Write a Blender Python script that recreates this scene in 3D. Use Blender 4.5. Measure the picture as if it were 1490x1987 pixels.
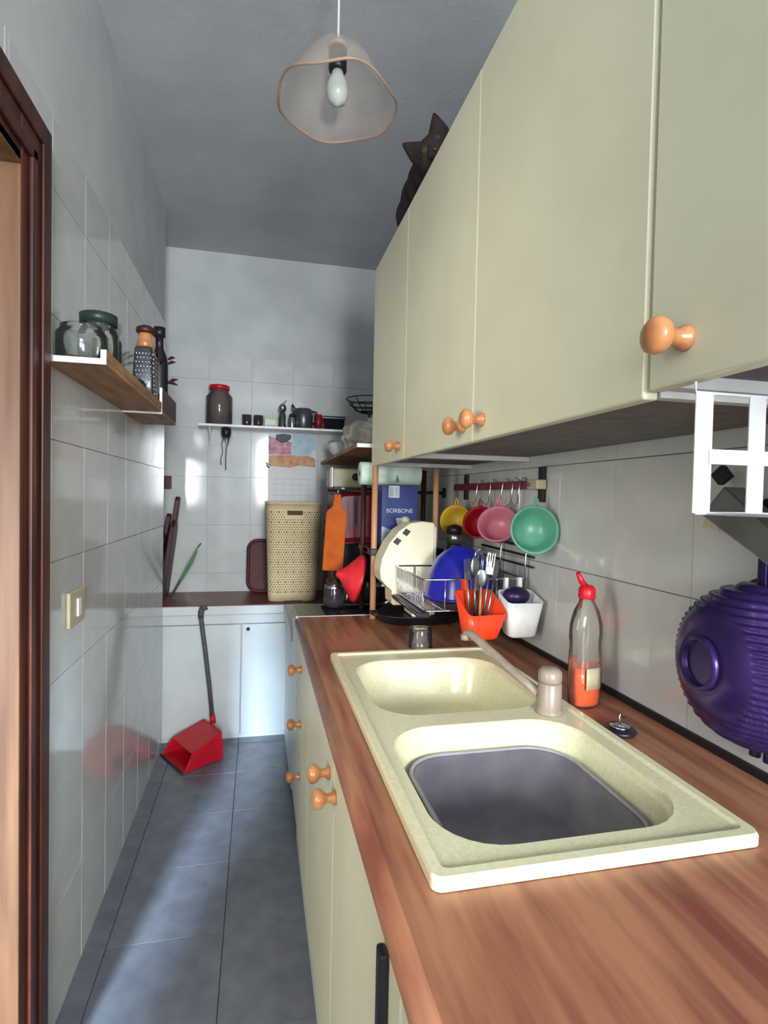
import bpy, bmesh, math, random
from mathutils import Vector, Matrix
random.seed(7)
S = bpy.context.scene
for o in list(bpy.data.objects):
    bpy.data.objects.remove(o)
COL = S.collection

# ------------------------------------------------------------------ camera
CAM_Z = 1.2
YAW, PITCH, ROLL, FPX = 0.224746, 0.02684, 0.0206117, 1074.46
cy, sy = math.cos(YAW), math.sin(YAW)
A = Matrix(((cy, -sy, 0), (0, 0, -1), (sy, cy, 0)))
B = Matrix(((1, 0, 0), (0, math.cos(PITCH), -math.sin(PITCH)), (0, math.sin(PITCH), math.cos(PITCH))))
R = Matrix(((math.cos(ROLL), -math.sin(ROLL), 0), (math.sin(ROLL), math.cos(ROLL), 0), (0, 0, 1)))
M = R @ B @ A                      # rows: right, down, forward
cd = bpy.data.cameras.new('camera')
cam = bpy.data.objects.new('camera', cd)
COL.objects.link(cam)
cam.matrix_world = Matrix(((M[0][0], -M[1][0], -M[2][0], 0), (M[0][1], -M[1][1], -M[2][1], 0),
                           (M[0][2], -M[1][2], -M[2][2], CAM_Z), (0, 0, 0, 1)))
cd.sensor_fit = 'HORIZONTAL'
cd.sensor_width = 36.0
cd.lens = 36.0 * FPX / 1490.0
cd.clip_start = 0.02
S.camera = cam

# ------------------------------------------------------------------ world, daylight, exposure
S.view_settings.view_transform = 'Standard'
S.view_settings.look = 'None'
S.view_settings.exposure = 2.22
S.view_settings.gamma = 1.0
S.view_settings.use_curve_mapping = False
W = bpy.data.worlds.new('sky')
S.world = W
W.use_nodes = True
W.node_tree.nodes['Background'].inputs[0].default_value = (0.62, 0.76, 1.0, 1)
W.node_tree.nodes['Background'].inputs[1].default_value = 0.6


def area(name, loc, target, sx, sz, power, color, spread=180):
    l = bpy.data.lights.new(name, 'AREA')
    l.shape = 'RECTANGLE'
    l.size, l.size_y = sx, sz
    l.energy = power
    l.color = color
    l.spread = math.radians(spread)
    o = bpy.data.objects.new(name, l)
    COL.objects.link(o)
    o.location = loc
    o.rotation_euler = (Vector(target) - Vector(loc)).to_track_quat('-Z', 'Y').to_euler()
    return o


# daylight of the kitchen window behind the viewer, plus lamps added in the unseen hall
area('window_daylight', (0.34, -2.37, 1.55), (0.34, 1.0, 1.40), 0.62, 0.96, 34.0, (0.93, 0.97, 1.0))
area('hall_added_light', (-1.62, -0.30, 1.35), (0.3, 1.2, 1.2), 0.9, 1.1, 14.0, (1.0, 0.95, 0.84))  # added lamp by the blank hall wall, brightens right wall and cabinets
area('hall_streak_beam', (-0.90, -1.47, 1.55), (-0.02, 2.1, 0.0), 0.26, 0.8, 3.6, (0.62, 0.80, 1.0), 24)  # narrow beam, shaped and aimed to draw the streak on the floor


# ------------------------------------------------------------------ materials
def lin(c):
    return tuple(((v / 255.0) / 12.92 if v / 255.0 <= 0.04045 else ((v / 255.0 + 0.055) / 1.055) ** 2.4) for v in c)


MATS = {}


def mat(name, rgb, rough=0.5, metal=0.0, rgb2=None, scale=20.0, stretch=(1, 1, 1), bump=0.0, bscale=None,
        trans=0.0, alpha=1.0, ior=1.45, spec=0.5, contrast=(0.35, 0.65), sss=0.0, rvar=0.0, coat=0.0):
    m = bpy.data.materials.new(name)
    m.use_nodes = True
    nt = m.node_tree
    b = nt.nodes['Principled BSDF']
    b.inputs['Roughness'].default_value = rough
    b.inputs['Metallic'].default_value = metal
    b.inputs['IOR'].default_value = ior
    b.inputs['Specular IOR Level'].default_value = spec
    b.inputs['Transmission Weight'].default_value = trans
    b.inputs['Alpha'].default_value = alpha
    b.inputs['Coat Weight'].default_value = coat
    b.inputs['Coat Roughness'].default_value = 0.12
    if sss:
        b.inputs['Subsurface Weight'].default_value = sss
        b.inputs['Subsurface Radius'].default_value = (0.02, 0.02, 0.02)
    c1 = lin(rgb) + (1,)
    c2 = lin(rgb2 if rgb2 else tuple(max(0, v * 0.93) for v in rgb)) + (1,)
    tc = nt.nodes.new('ShaderNodeTexCoord')
    mp = nt.nodes.new('ShaderNodeMapping')
    mp.inputs['Scale'].default_value = stretch
    nz = nt.nodes.new('ShaderNodeTexNoise')
    nz.inputs['Scale'].default_value = scale
    nz.inputs['Detail'].default_value = 4
    rp = nt.nodes.new('ShaderNodeValToRGB')
    rp.color_ramp.elements[0].position = contrast[0]
    rp.color_ramp.elements[1].position = contrast[1]
    rp.color_ramp.elements[0].color = c1
    rp.color_ramp.elements[1].color = c2
    nt.links.new(tc.outputs['Object'], mp.inputs['Vector'])
    nt.links.new(mp.outputs[0], nz.inputs['Vector'])
    nt.links.new(nz.outputs['Fac'], rp.inputs[0])
    out = rp.outputs[0]
    if rvar:
        oi = nt.nodes.new('ShaderNodeObjectInfo')
        mr = nt.nodes.new('ShaderNodeMapRange')
        mr.inputs['To Min'].default_value = 1 - rvar
        mr.inputs['To Max'].default_value = 1.0
        hs = nt.nodes.new('ShaderNodeHueSaturation')
        nt.links.new(oi.outputs['Random'], mr.inputs['Value'])
        nt.links.new(mr.outputs[0], hs.inputs['Value'])
        nt.links.new(out, hs.inputs['Color'])
        out = hs.outputs[0]
    nt.links.new(out, b.inputs['Base Color'])
    if bump:
        n2 = nt.nodes.new('ShaderNodeTexNoise')
        n2.inputs['Scale'].default_value = bscale or scale
        nt.links.new(mp.outputs[0], n2.inputs['Vector'])
        bp = nt.nodes.new('ShaderNodeBump')
        bp.inputs['Strength'].default_value = bump
        bp.inputs['Distance'].default_value = 0.01
        nt.links.new(n2.outputs['Fac'], bp.inputs['Height'])
        nt.links.new(bp.outputs[0], b.inputs['Normal'])
    MATS[name] = m
    return m


def thin_glass(name, tint=(235, 245, 242), body=0.06, rough=0.06, body_rgb=(225, 232, 230)):
    """clear thin-walled glass or plastic: transparent, with fresnel gloss and a little diffuse body"""
    m = bpy.data.materials.new(name)
    m.use_nodes = True
    nt = m.node_tree
    nt.nodes.clear()
    out = nt.nodes.new('ShaderNodeOutputMaterial')
    tr = nt.nodes.new('ShaderNodeBsdfTransparent')
    tr.inputs[0].default_value = lin(tint) + (1,)
    gl = nt.nodes.new('ShaderNodeBsdfGlossy')
    gl.inputs['Roughness'].default_value = rough
    df = nt.nodes.new('ShaderNodeBsdfDiffuse')
    df.inputs[0].default_value = lin(body_rgb) + (1,)
    fr = nt.nodes.new('ShaderNodeFresnel')
    fr.inputs[0].default_value = 1.45
    nz = nt.nodes.new('ShaderNodeTexNoise')
    nz.inputs['Scale'].default_value = 40
    mr = nt.nodes.new('ShaderNodeMapRange')
    mr.inputs['To Min'].default_value = body * 0.7
    mr.inputs['To Max'].default_value = body * 1.3
    nt.links.new(nz.outputs['Fac'], mr.inputs['Value'])
    m1 = nt.nodes.new('ShaderNodeMixShader')
    m2 = nt.nodes.new('ShaderNodeMixShader')
    nt.links.new(mr.outputs[0], m1.inputs[0])
    nt.links.new(tr.outputs[0], m1.inputs[1])
    nt.links.new(df.outputs[0], m1.inputs[2])
    nt.links.new(fr.outputs[0], m2.inputs[0])
    nt.links.new(m1.outputs[0], m2.inputs[1])
    nt.links.new(gl.outputs[0], m2.inputs[2])
    nt.links.new(m2.outputs[0], out.inputs[0])
    MATS[name] = m
    return m


mat('paint', (196, 199, 200), 0.85, rgb2=(186, 190, 192), scale=6, bump=0.08, bscale=60)
mat('ceiling_paint', (200, 201, 205), 0.9, rgb2=(190, 192, 197), scale=5, bump=0.08, bscale=50)
mat('tile', (204, 206, 204), 0.09, rgb2=(195, 198, 197), scale=9, rvar=0.03, bump=0.015, bscale=14)
mat('grout', (118, 120, 122), 0.9)
mat('floor_tile', (114, 117, 125), 0.24, rgb2=(100, 103, 112), scale=14, rvar=0.08, bump=0.04, bscale=20)
mat('floor_grout', (62, 64, 72), 0.9)
mat('cabinet', (220, 218, 190), 0.42, rgb2=(213, 210, 182), scale=5)
mat('cabinet_white', (212, 216, 214), 0.35, rgb2=(203, 208, 207), scale=5)
mat('carcass', (206, 208, 206), 0.6)
mat('carcass_under_shade', (120, 114, 114), 0.7, rgb2=(104, 99, 100), scale=30)  # shade under the wall cabinets put into the panel colour
mat('counter_wood', (176, 122, 90), 0.38, rgb2=(128, 74, 58), scale=3.2, stretch=(11, 1.1, 3), contrast=(0.38, 0.66), bump=0.02)
mat('dark_wood', (86, 42, 30), 0.45, rgb2=(52, 24, 19), scale=5, stretch=(8, 8, 0.7))
mat('jamb_lit_wood', (106, 74, 50), 0.5, rgb2=(80, 52, 34), scale=5, stretch=(10, 10, 0.6))  # casing wood again, lightened to carry the light falling on the jamb
mat('red_wood_top', (132, 70, 56), 0.4, rgb2=(98, 46, 38), scale=4, stretch=(1, 9, 2))
mat('knob_wood', (198, 138, 88), 0.28, rgb2=(172, 110, 66), scale=14, stretch=(1, 3, 3), coat=0.4)
mat('shelf_wood', (176, 134, 92), 0.55, rgb2=(140, 98, 66), scale=5, stretch=(6, 1, 6))
mat('post_wood', (206, 160, 120), 0.5, rgb2=(176, 124, 88), scale=5, stretch=(9, 9, 0.8))
mat('sink', (232, 228, 190), 0.2, rgb2=(222, 217, 178), scale=160, contrast=(0.4, 0.7))
mat('tub', (124, 120, 128), 0.4, rgb2=(110, 106, 116), scale=20)
mat('tub_rim', (168, 166, 172), 0.35)
mat('tap', (164, 150, 136), 0.3, rgb2=(150, 138, 124), scale=30)
mat('chrome', (205, 208, 212), 0.15, metal=1.0)
mat('steel', (150, 152, 152), 0.3, metal=0.9, rgb2=(128, 132, 130), scale=12)
mat('grater_steel', (96, 98, 104), 0.35, metal=0.8)
mat('hob_steel', (150, 152, 138), 0.35, metal=0.4, rgb2=(134, 138, 124), scale=12)
mat('black_glass', (14, 14, 18), 0.12)
mat('black', (24, 22, 27), 0.4, rgb2=(34, 31, 38), scale=30)
mat('seal', (30, 26, 28), 0.6)
mat('white_plastic', (236, 238, 238), 0.3)
mat('white_metal', (232, 236, 238), 0.35)
mat('orange', (238, 72, 38), 0.32, rgb2=(228, 62, 30), scale=10)
mat('orange_board', (206, 98, 10), 0.75, rgb2=(184, 82, 12), scale=16)
mat('red', (208, 22, 40), 0.35, rgb2=(188, 14, 34), scale=10)
mat('red_cone', (224, 44, 52), 0.5, rgb2=(204, 34, 44), scale=30)
mat('pink', (208, 130, 148), 0.35, rgb2=(196, 114, 136), scale=10)
mat('deep_red', (160, 22, 34), 0.35, rgb2=(140, 14, 28), scale=10)
mat('yellow', (214, 180, 52), 0.4, rgb2=(196, 160, 40), scale=10)
mat('burgundy', (124, 34, 46), 0.35, rgb2=(98, 24, 36), scale=14)
mat('blue', (40, 44, 176), 0.22, rgb2=(30, 34, 150), scale=10)
mat('purple', (66, 46, 108), 0.25, metal=0.5, rgb2=(54, 38, 94), scale=14)
mat('purple_dark', (40, 26, 66), 0.35)
mat('cream', (246, 240, 212), 0.35, rgb2=(240, 232, 200), scale=8)
mat('bin_cream', (222, 202, 158), 0.55, rgb2=(210, 188, 142), scale=10)
mat('bin_hole', (92, 68, 40), 0.8)
mat('dark_brown', (74, 34, 30), 0.5, rgb2=(52, 22, 22), scale=12, stretch=(4, 4, 1))
mat('woven', (92, 36, 36), 0.6, rgb2=(60, 20, 24), scale=120)
mat('green_blade', (52, 122, 64), 0.4, rgb2=(40, 100, 52), scale=20)
mat('cord', (206, 204, 198), 0.6)
mat('ivory', (196, 186, 150), 0.4)
mat('box_blue', (36, 58, 132), 0.4, rgb2=(28, 46, 112), scale=8)
mat('box_silver', (176, 196, 208), 0.35, rgb2=(150, 172, 188), scale=14)
mat('paper', (228, 228, 226), 0.8, rgb2=(218, 220, 222), scale=8)
mat('paper_pink', (216, 168, 178), 0.8, rgb2=(176, 120, 140), scale=30)
mat('paper_blue', (188, 210, 218), 0.8, rgb2=(170, 196, 206), scale=20)
mat('paper_food', (206, 176, 132), 0.8, rgb2=(202, 132, 112), scale=26)
mat('paper_grey', (96, 106, 112), 0.8)
mat('ink', (150, 150, 164), 0.8)
mat('paper_roll', (214, 232, 218), 0.9, rgb2=(196, 222, 204), scale=24, contrast=(0.45, 0.55))
mat('green_print', (72, 132, 108), 0.9)
mat('fur', (48, 35, 31), 0.85, rgb2=(22, 15, 15), scale=26, stretch=(1, 3, 1), bump=0.6, bscale=180)
mat('fur_light', (128, 104, 88), 0.9)
mat('cat_eye', (84, 76, 40), 0.15)
mat('dark_glass', (62, 56, 62), 0.12, alpha=0.85)
mat('dark_green', (34, 52, 44), 0.4)
mat('handle_grey', (88, 86, 84), 0.45, rgb2=(74, 72, 70), scale=30)
mat('grinds', (92, 62, 66), 0.8)
mat('orange_liquid', (240, 104, 20), 0.15, rgb2=(226, 84, 12), scale=10, sss=0.3)
mat('dried', (70, 30, 52), 0.8, rgb2=(48, 20, 40), scale=60)
mat('light_green_box', (186, 200, 160), 0.6, rgb2=(160, 184, 140), scale=24)
mat('pot_grey', (92, 96, 102), 0.3, metal=0.6)
mat('bag_white', (212, 214, 208), 0.5, rgb2=(168, 150, 128), scale=18, bump=0.5, bscale=40)
mat('bulb', (190, 196, 188), 0.3)
mat('lamp_glass', (206, 198, 184), 0.3, rgb2=(186, 168, 150), scale=16, alpha=0.26)
mat('lamp_rim', (178, 150, 128), 0.3, rgb2=(160, 132, 112), scale=16, alpha=0.6)
mat('mint', (104, 176, 150), 0.3, rgb2=(88, 160, 132), scale=10, alpha=0.8)
mat('hall_wall', (210, 206, 198), 0.9)
mat('pane', (240, 246, 250), 0.05)
thin_glass('glass', (250, 252, 251), 0.025)
thin_glass('bottle_plastic', (250, 248, 244), 0.05, 0.1)
thin_glass('jar_glass', (226, 218, 216), 0.13, 0.08, (180, 170, 168))
thin_glass('window_glass', (250, 252, 255), 0.01, 0.03)


# ------------------------------------------------------------------ mesh builder
class MB:
    def __init__(self):
        self.v, self.f, self.s = [], [], []

    def add(self, vs, fs, smooth=False):
        k = len(self.v)
        self.v += [tuple(p) for p in vs]
        self.f += [tuple(i + k for i in q) for q in fs]
        self.s += [smooth] * len(fs)
        return self

    def box(self, x0, x1, y0, y1, z0, z1):
        vs = [(x, y, z) for z in (z0, z1) for y in (y0, y1) for x in (x0, x1)]
        return self.add(vs, [(0, 2, 3, 1), (4, 5, 7, 6), (0, 1, 5, 4), (2, 6, 7, 3), (0, 4, 6, 2), (1, 3, 7, 5)])

    def loft(self, loops, cap0=True, cap1=True, smooth=True, closed=True):
        n = len(loops[0])
        vs = [p for l in loops for p in l]
        fs = []
        for i in range(len(loops) - 1):
            for j in range(n if closed else n - 1):
                a, b = i * n + j, i * n + (j + 1) % n
                fs.append((a, b, b + n, a + n))
        self.add(vs, fs, smooth)
        k = len(self.v) - len(vs)
        if cap0:
            self.f.append(tuple(k + j for j in reversed(range(n)))); self.s.append(False)
        if cap1:
            self.f.append(tuple(k + (len(loops) - 1) * n + j for j in range(n))); self.s.append(False)
        return self

    def lathe(self, prof, c=(0, 0, 0), axis=(0, 0, 1), n=24, cap0=True, cap1=True, wave=None):
        ax = Vector(axis).normalized()
        u = ax.orthogonal().normalized()
        if abs(ax.z) > 0.99:
            u = Vector((1, 0, 0))
        w = ax.cross(u)
        loops = []
        for i, (r, h) in enumerate(prof):
            lp = []
            for j in range(n):
                a = 2 * math.pi * j / n
                rr, hh = r, h
                if wave:
                    rr, hh = wave(i, a, r, h)
                lp.append(Vector(c) + ax * hh + (u * math.cos(a) + w * math.sin(a)) * max(rr, 1e-5))
            loops.append(lp)
        return self.loft(loops, cap0, cap1)

    def cyl(self, p0, p1, r0, r1=None, n=12):
        p0, p1 = Vector(p0), Vector(p1)
        d = p1 - p0
        return self.lathe([(r0, 0), (r0 if r1 is None else r1, d.length)], p0, d, n)

    def tube(self, pts, r, n=8, closed=False, rad=None):
        pts = [Vector(p) for p in pts]
        m = len(pts)
        loops = []
        t0 = None
        for i, p in enumerate(pts):
            if closed:
                t = pts[(i + 1) % m] - pts[i - 1]
            else:
                t = pts[min(i + 1, m - 1)] - pts[max(i - 1, 0)]
            t.normalize()
            if t0 is None:
                u = t.orthogonal().normalized()
            else:
                u = (u - t * u.dot(t)).normalized()
            t0 = t
            w = t.cross(u)
            rr = rad[i] if rad else r
            loops.append([p + (u * math.cos(2 * math.pi * j / n) + w * math.sin(2 * math.pi * j / n)) * rr for j in range(n)])
        if closed:
            loops.append(loops[0])
            return self.loft(loops, False, False)
        return self.loft(loops)

    def sphere(self, c, r, sx=1, sy=1, sz=1, n=16, m=10):
        loops = []
        for i in range(m + 1):
            t = math.pi * i / m
            loops.append([(c[0] + r * sx * max(math.sin(t), 1e-4) * math.cos(2 * math.pi * j / n),
                           c[1] + r * sy * max(math.sin(t), 1e-4) * math.sin(2 * math.pi * j / n),
                           c[2] - r * sz * math.cos(t)) for j in range(n)])
        return self.loft(loops)

    def prism(self, poly, axis, d0, d1, smooth=False):
        """poly: 2D points; axis 0,1,2 = extrusion axis; remaining axes in order"""
        def p3(a, b, d):
            return [(d, a, b), (a, d, b), (a, b, d)][axis]
        return self.loft([[p3(a, b, d0) for a, b in poly], [p3(a, b, d1) for a, b in poly]], smooth=smooth)

    def build(self, name, m, parent=None, bevel=0.0, seg=2, loc=None, rot=None, subsurf=0, solid=0.0):
        me = bpy.data.meshes.new(name)
        me.from_pydata(self.v, [], self.f)
        me.polygons.foreach_set('use_smooth', self.s)
        bm = bmesh.new()
        bm.from_mesh(me)
        bmesh.ops.remove_doubles(bm, verts=bm.verts, dist=1e-6)
        bmesh.ops.recalc_face_normals(bm, faces=bm.faces)
        bm.to_mesh(me)
        bm.free()
        me.materials.append(MATS[m])
        o = bpy.data.objects.new(name, me)
        COL.objects.link(o)
        if parent:
            o.parent = parent
        if loc:
            o.location = loc
        if rot:
            o.rotation_euler = rot
        if solid:
            k = o.modifiers.new('solid', 'SOLIDIFY')
            k.thickness = solid
            k.offset = 0
        if bevel:
            k = o.modifiers.new('bevel', 'BEVEL')
            k.width = bevel
            k.segments = seg
            k.limit_method = 'ANGLE'
            k.angle_limit = math.radians(40)
        if subsurf:
            k = o.modifiers.new('sub', 'SUBSURF')
            k.levels = k.render_levels = subsurf
        return o


def box(name, m, x0, x1, y0, y1, z0, z1, parent=None, bevel=0.0, seg=2):
    return MB().box(x0, x1, y0, y1, z0, z1).build(name, m, parent, bevel, seg)


def thing(name, label, cat, group=None, loc=(0, 0, 0), rot=(0, 0, 0)):
    o = bpy.data.objects.new(name, None)
    o.empty_display_size = 0.05
    COL.objects.link(o)
    o.location = loc
    o.rotation_euler = rot
    return tag(o, label, cat, group)


def tag(o, label, cat, group=None):
    o['label'] = label
    o['category'] = cat
    if group:
        o['group'] = group
    return o


def struct(o, label=None):
    o['kind'] = 'structure'
    if label:
        o['label'] = label
    return o


def rrect(x0, x1, y0, y1, r, z, n=6):
    pts = []
    for (cx, cyy, a0) in ((x1 - r, y1 - r, 0), (x0 + r, y1 - r, 90), (x0 + r, y0 + r, 180), (x1 - r, y0 + r, 270)):
        for k in range(n + 1):
            a = math.radians(a0 + 90 * k / n)
            pts.append(Vector((cx + r * math.cos(a), cyy + r * math.sin(a), z)))
    return pts


def plate(mb, outer, holes, z0, z1, top_only=False):
    """flat plate with holes, triangulated"""
    for z, flip in (((z1, False),) if top_only else ((z0, True), (z1, False))):
        bm = bmesh.new()
        es = []
        for lp in [outer] + holes:
            vs = [bm.verts.new((p[0], p[1], z)) for p in lp]
            for i in range(len(vs)):
                es.append(bm.edges.new((vs[i], vs[(i + 1) % len(vs)])))
        bmesh.ops.triangle_fill(bm, use_beauty=True, edges=es)
        bm.verts.index_update()
        mb.add([v.co[:] for v in bm.verts], [tuple(v.index for v in f.verts) for f in bm.faces])
        bm.free()
    for lp in [outer] + ([] if top_only else holes):
        mb.loft([[(p[0], p[1], z0) for p in lp], [(p[0], p[1], z1) for p in lp]], False, False, smooth=False)
    return mb


# ------------------------------------------------------------------ the room
XL, XR, YB, YF, ZC = -0.43, 0.765, 3.15, -2.4, 2.5
YE = 2.74                       # end of the left wall: an alcove opens behind it
XA = -0.78                      # far side of the alcove
DY0, DY1, DZ = 0.12, 1.085, 1.76   # doorway to the hall

floor = struct(box('floor', 'floor_grout', -1.75, XR + 0.1, -2.6, YB + 0.1, -0.06, 0.0))
ceiling = struct(box('ceiling', 'ceiling_paint', -1.75, XR + 0.1, -2.6, YB + 0.1, ZC, ZC + 0.06))
wall_right = struct(box('wall_right', 'grout', XR, XR + 0.1, -2.5, YB + 0.1, 0, ZC))
wall_back = struct(box('wall_back', 'paint', XA - 0.1, XR, YB, YB + 0.1, 0, ZC))
mb = MB().box(XL - 0.12, XL, DY1 + 0.02, YE, 0, ZC)
mb.box(XL - 0.12, XL, DY0 - 0.02, DY1 + 0.02, DZ + 0.02, ZC)
mb.box(XL - 0.12, XL, -2.5, DY0 - 0.02, 0, ZC)
wall_left = struct(mb.build('wall_left', 'paint'))
mb = MB().box(XA - 0.1, XA, YE - 0.1, YB, 0, ZC).box(XA, XL - 0.12, YE - 0.1, YE, 0, ZC)
wall_alcove = struct(mb.build('wall_alcove', 'paint'))
# wall behind the viewer with the kitchen window
WX0, WX1, WZ0, WZ1 = 0.02, 0.66, 1.05, 2.05
mb = MB().box(XL, WX0, YF - 0.1, YF, 0, ZC).box(WX1, XR, YF - 0.1, YF, 0, ZC)
mb.box(WX0, WX1, YF - 0.1, YF, 0, WZ0).box(WX0, WX1, YF - 0.1, YF, WZ1, ZC)
struct(mb.build('wall_front', 'paint'))
w1 = struct(MB().box(WX0, WX0 + .03, YF - .08, YF - .04, WZ0, WZ1).box(WX1 - .03, WX1, YF - .08, YF - .04, WZ0, WZ1)
            .box(WX0, WX1, YF - .08, YF - .04, WZ0, WZ0 + .03).box(WX0, WX1, YF - .08, YF - .04, WZ1 - .03, WZ1)
            .build('window_1', 'white_plastic'))
box('window_pane', 'window_glass', WX0 + .03, WX1 - .03, YF - .062, YF - .058, WZ0 + .03, WZ1 - .03, w1)
# the hall beyond the doorway, with a glazed door at its end
struct(MB().box(-1.75, -1.65, -1.6, 2.0, 0, ZC).box(-1.65, XL - .12, 1.9, 2.0, 0, ZC)
       .box(-1.65, -1.06, -1.6, -1.5, 0, ZC).box(-.74, XL, -1.6, -1.5, 0, ZC)
       .box(-1.06, -.74, -1.6, -1.5, 2.02, ZC).build('wall_hall', 'hall_wall'))
w2 = struct(MB().box(-1.06, -1.04, -1.57, -1.53, 0, 2.02).box(-.76, -.74, -1.57, -1.53, 0, 2.02)
            .box(-1.04, -.76, -1.57, -1.53, 2.0, 2.02).box(-1.04, -.76, -1.57, -1.53, 0, .03).build('door_2', 'white_plastic'))
box('door_pane', 'window_glass', -1.04, -.76, -1.552, -1.548, .03, 2.0, w2)

# --- tiles: each its own object, whole tiles share a mesh
TILE_CACHE = {}


def tile_mesh(w, h, t, m):
    key = (round(w, 4), round(h, 4), m)
    if key not in TILE_CACHE:
        g, c = 0.0008, 0.0004
        a = [(-w / 2 + g, -h / 2 + g), (w / 2 - g, -h / 2 + g), (w / 2 - g, h / 2 - g), (-w / 2 + g, h / 2 - g)]
        b = [(-w / 2 + g + c, -h / 2 + g + c), (w / 2 - g - c, -h / 2 + g + c), (w / 2 - g - c, h / 2 - g - c), (-w / 2 + g + c, h / 2 - g - c)]
        vs = [(p[0], p[1], 0) for p in a] + [(p[0], p[1], t * 0.7) for p in a] + [(p[0], p[1], t) for p in b]
        fs = [(i, (i + 1) % 4, 4 + (i + 1) % 4, 4 + i) for i in range(4)] + \
             [(4 + i, 4 + (i + 1) % 4, 8 + (i + 1) % 4, 8 + i) for i in range(4)] + [(8, 9, 10, 11), (3, 2, 1, 0)]
        me = bpy.data.meshes.new('tile')
        me.from_pydata(vs, [], fs)
        me.materials.append(MATS[m])
        TILE_CACHE[key] = me
    return TILE_CACHE[key]


def cuts(a0, a1, start, step):
    """joint positions from a0 to a1 with a joint at 'start' and the given step"""
    k = math.ceil((a0 - start) / step + 1e-6)
    js = [a0]
    while start + k * step < a1 - 1e-6:
        if start + k * step - js[-1] > 0.012:
            js.append(start + k * step)
        k += 1
    js.append(a1)
    return js


def tiles(parent, origin, ux, uy, nrm, us, vs, m, t=0.004, skip=None):
    O, U, V, N = Vector(origin), Vector(ux), Vector(uy), Vector(nrm)
    for i in range(len(us) - 1):
        for j in range(len(vs) - 1):
            cu, cv = (us[i] + us[i + 1]) / 2, (vs[j] + vs[j + 1]) / 2
            if skip and skip(cu, cv):
                continue
            o = bpy.data.objects.new('tile', tile_mesh(us[i + 1] - us[i], vs[j + 1] - vs[j], t, m))
            COL.objects.link(o)
            o.parent = parent
            p = O + U * cu + V * cv
            jx, jy = random.uniform(-.0014, .0014), random.uniform(-.0014, .0014)
            Nn = (N + U * jx + V * jy).normalized()
            Uu = (U - Nn * U.dot(Nn)).normalized()
            Vv = Nn.cross(Uu)
            o.matrix_world = Matrix(((Uu.x, Vv.x, Nn.x, p.x), (Uu.y, Vv.y, Nn.y, p.y), (Uu.z, Vv.z, Nn.z, p.z), (0, 0, 0, 1)))


TW, TH = 0.226, 0.262
# right wall: u = -y so that u x v = -x
tiles(wall_right, (XR, 0, 0), (0, -1, 0), (0, 0, 1), (-1, 0, 0), [-v for v in reversed(cuts(-0.35, YB, 0.842, TW))],
      cuts(0.66, 1.95, 1.03, TH), 'tile', skip=lambda u, v: (v > 1.56 and -u < 1.9) or (v < .77 and -u < 1.9))
struct(MB().box(XR - .003, XR, 1.9, YB, 1.95, ZC).box(XR - .003, XR, -2.4, 1.9, 2.0, ZC).box(XR - .003, XR, -2.4, -.36, 0, 2.0).build('wall_right_upper', 'paint'))
tiles(wall_left, (XL, 0, 0), (0, 1, 0), (0, 0, 1), (1, 0, 0), cuts(1.092, YE, 1.30, TW), cuts(0, 1.98, 0.26, TH), 'tile')
tiles(wall_left, (XL, 0, 0), (0, 1, 0), (0, 0, 1), (1, 0, 0), cuts(-.36, 1.092, 1.074, TW), [1.832, 1.98], 'tile')
tiles(wall_back, (0, YB, 0), (1, 0, 0), (0, 0, 1), (0, -1, 0), cuts(XA, XR - .004, -0.04, TW), cuts(.66, 1.945, 1.03, TH), 'tile')
tiles(floor, (0, 0, 0), (1, 0, 0), (0, 1, 0), (0, 0, 1), cuts(XL, .2, -.074, .297), cuts(-.6, 2.8, .35, .297), 'floor_tile')

# --- door frame in the left wall
d1 = struct(bpy.data.objects.new('door_1', None), 'dark brown wooden door frame in the left wall')
COL.objects.link(d1)
FX = XL + 0.026
mb = MB().box(XL, FX, DY1 + .003, DY1 + .137, 0, DZ + .135).box(XL, FX, DY0 - .137, DY1, DZ, DZ + .135).box(XL, FX, DY0 - .137, DY0, 0, DZ)
mb.build('casing', 'dark_wood', d1, bevel=.004)
mb = MB().box(FX, FX + .008, DY1 + .03, DY1 + .052, 0, DZ + .05).box(FX, FX + .006, DY1 + .088, DY1 + .128, 0, DZ + .095)
mb.box(FX, FX + .008, DY0, DY1 + .052, DZ + .03, DZ + .052).box(FX, FX + .006, DY0, DY1 + .128, DZ + .088, DZ + .128)
mb.build('moulding', 'dark_wood', d1, bevel=.003)
mb = MB().box(XL - .12, FX - .001, DY1 - .0, DY1 + .02, 0, DZ + .02).box(XL - .12, FX, DY0 - .02, DY1, DZ, DZ + .02).box(XL - .12, FX, DY0 - .02, DY0, 0, DZ)
mb.build('jamb', 'jamb_lit_wood', d1, bevel=.002)
MB().box(XL - .085, XL - .045, DY1 - .014, DY1, 0, DZ).build('door_stop', 'jamb_lit_wood', d1, bevel=.002)
MB().box(XL - .02, XL - .012, DY1 - .006, DY1, 0, DZ).build('bead', 'jamb_lit_wood', d1, bevel=.002)


# ------------------------------------------------------------------ kitchen units
def knob(parent, x, y, z, d=(-1, 0, 0), s=1.0):
    pr = [(.0125, 0), (.012, .004), (.008, .010), (.0075, .016), (.010, .020), (.0155, .025), (.0175, .031), (.0165, .037), (.011, .0415), (.002, .0432)]
    return MB().lathe([(r * s, h * s) for r, h in pr], (x, y, z), d, 20).build('knob', 'knob_wood', parent)


UX, UZ0, UZ1 = .39, 1.307, 1.993


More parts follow.
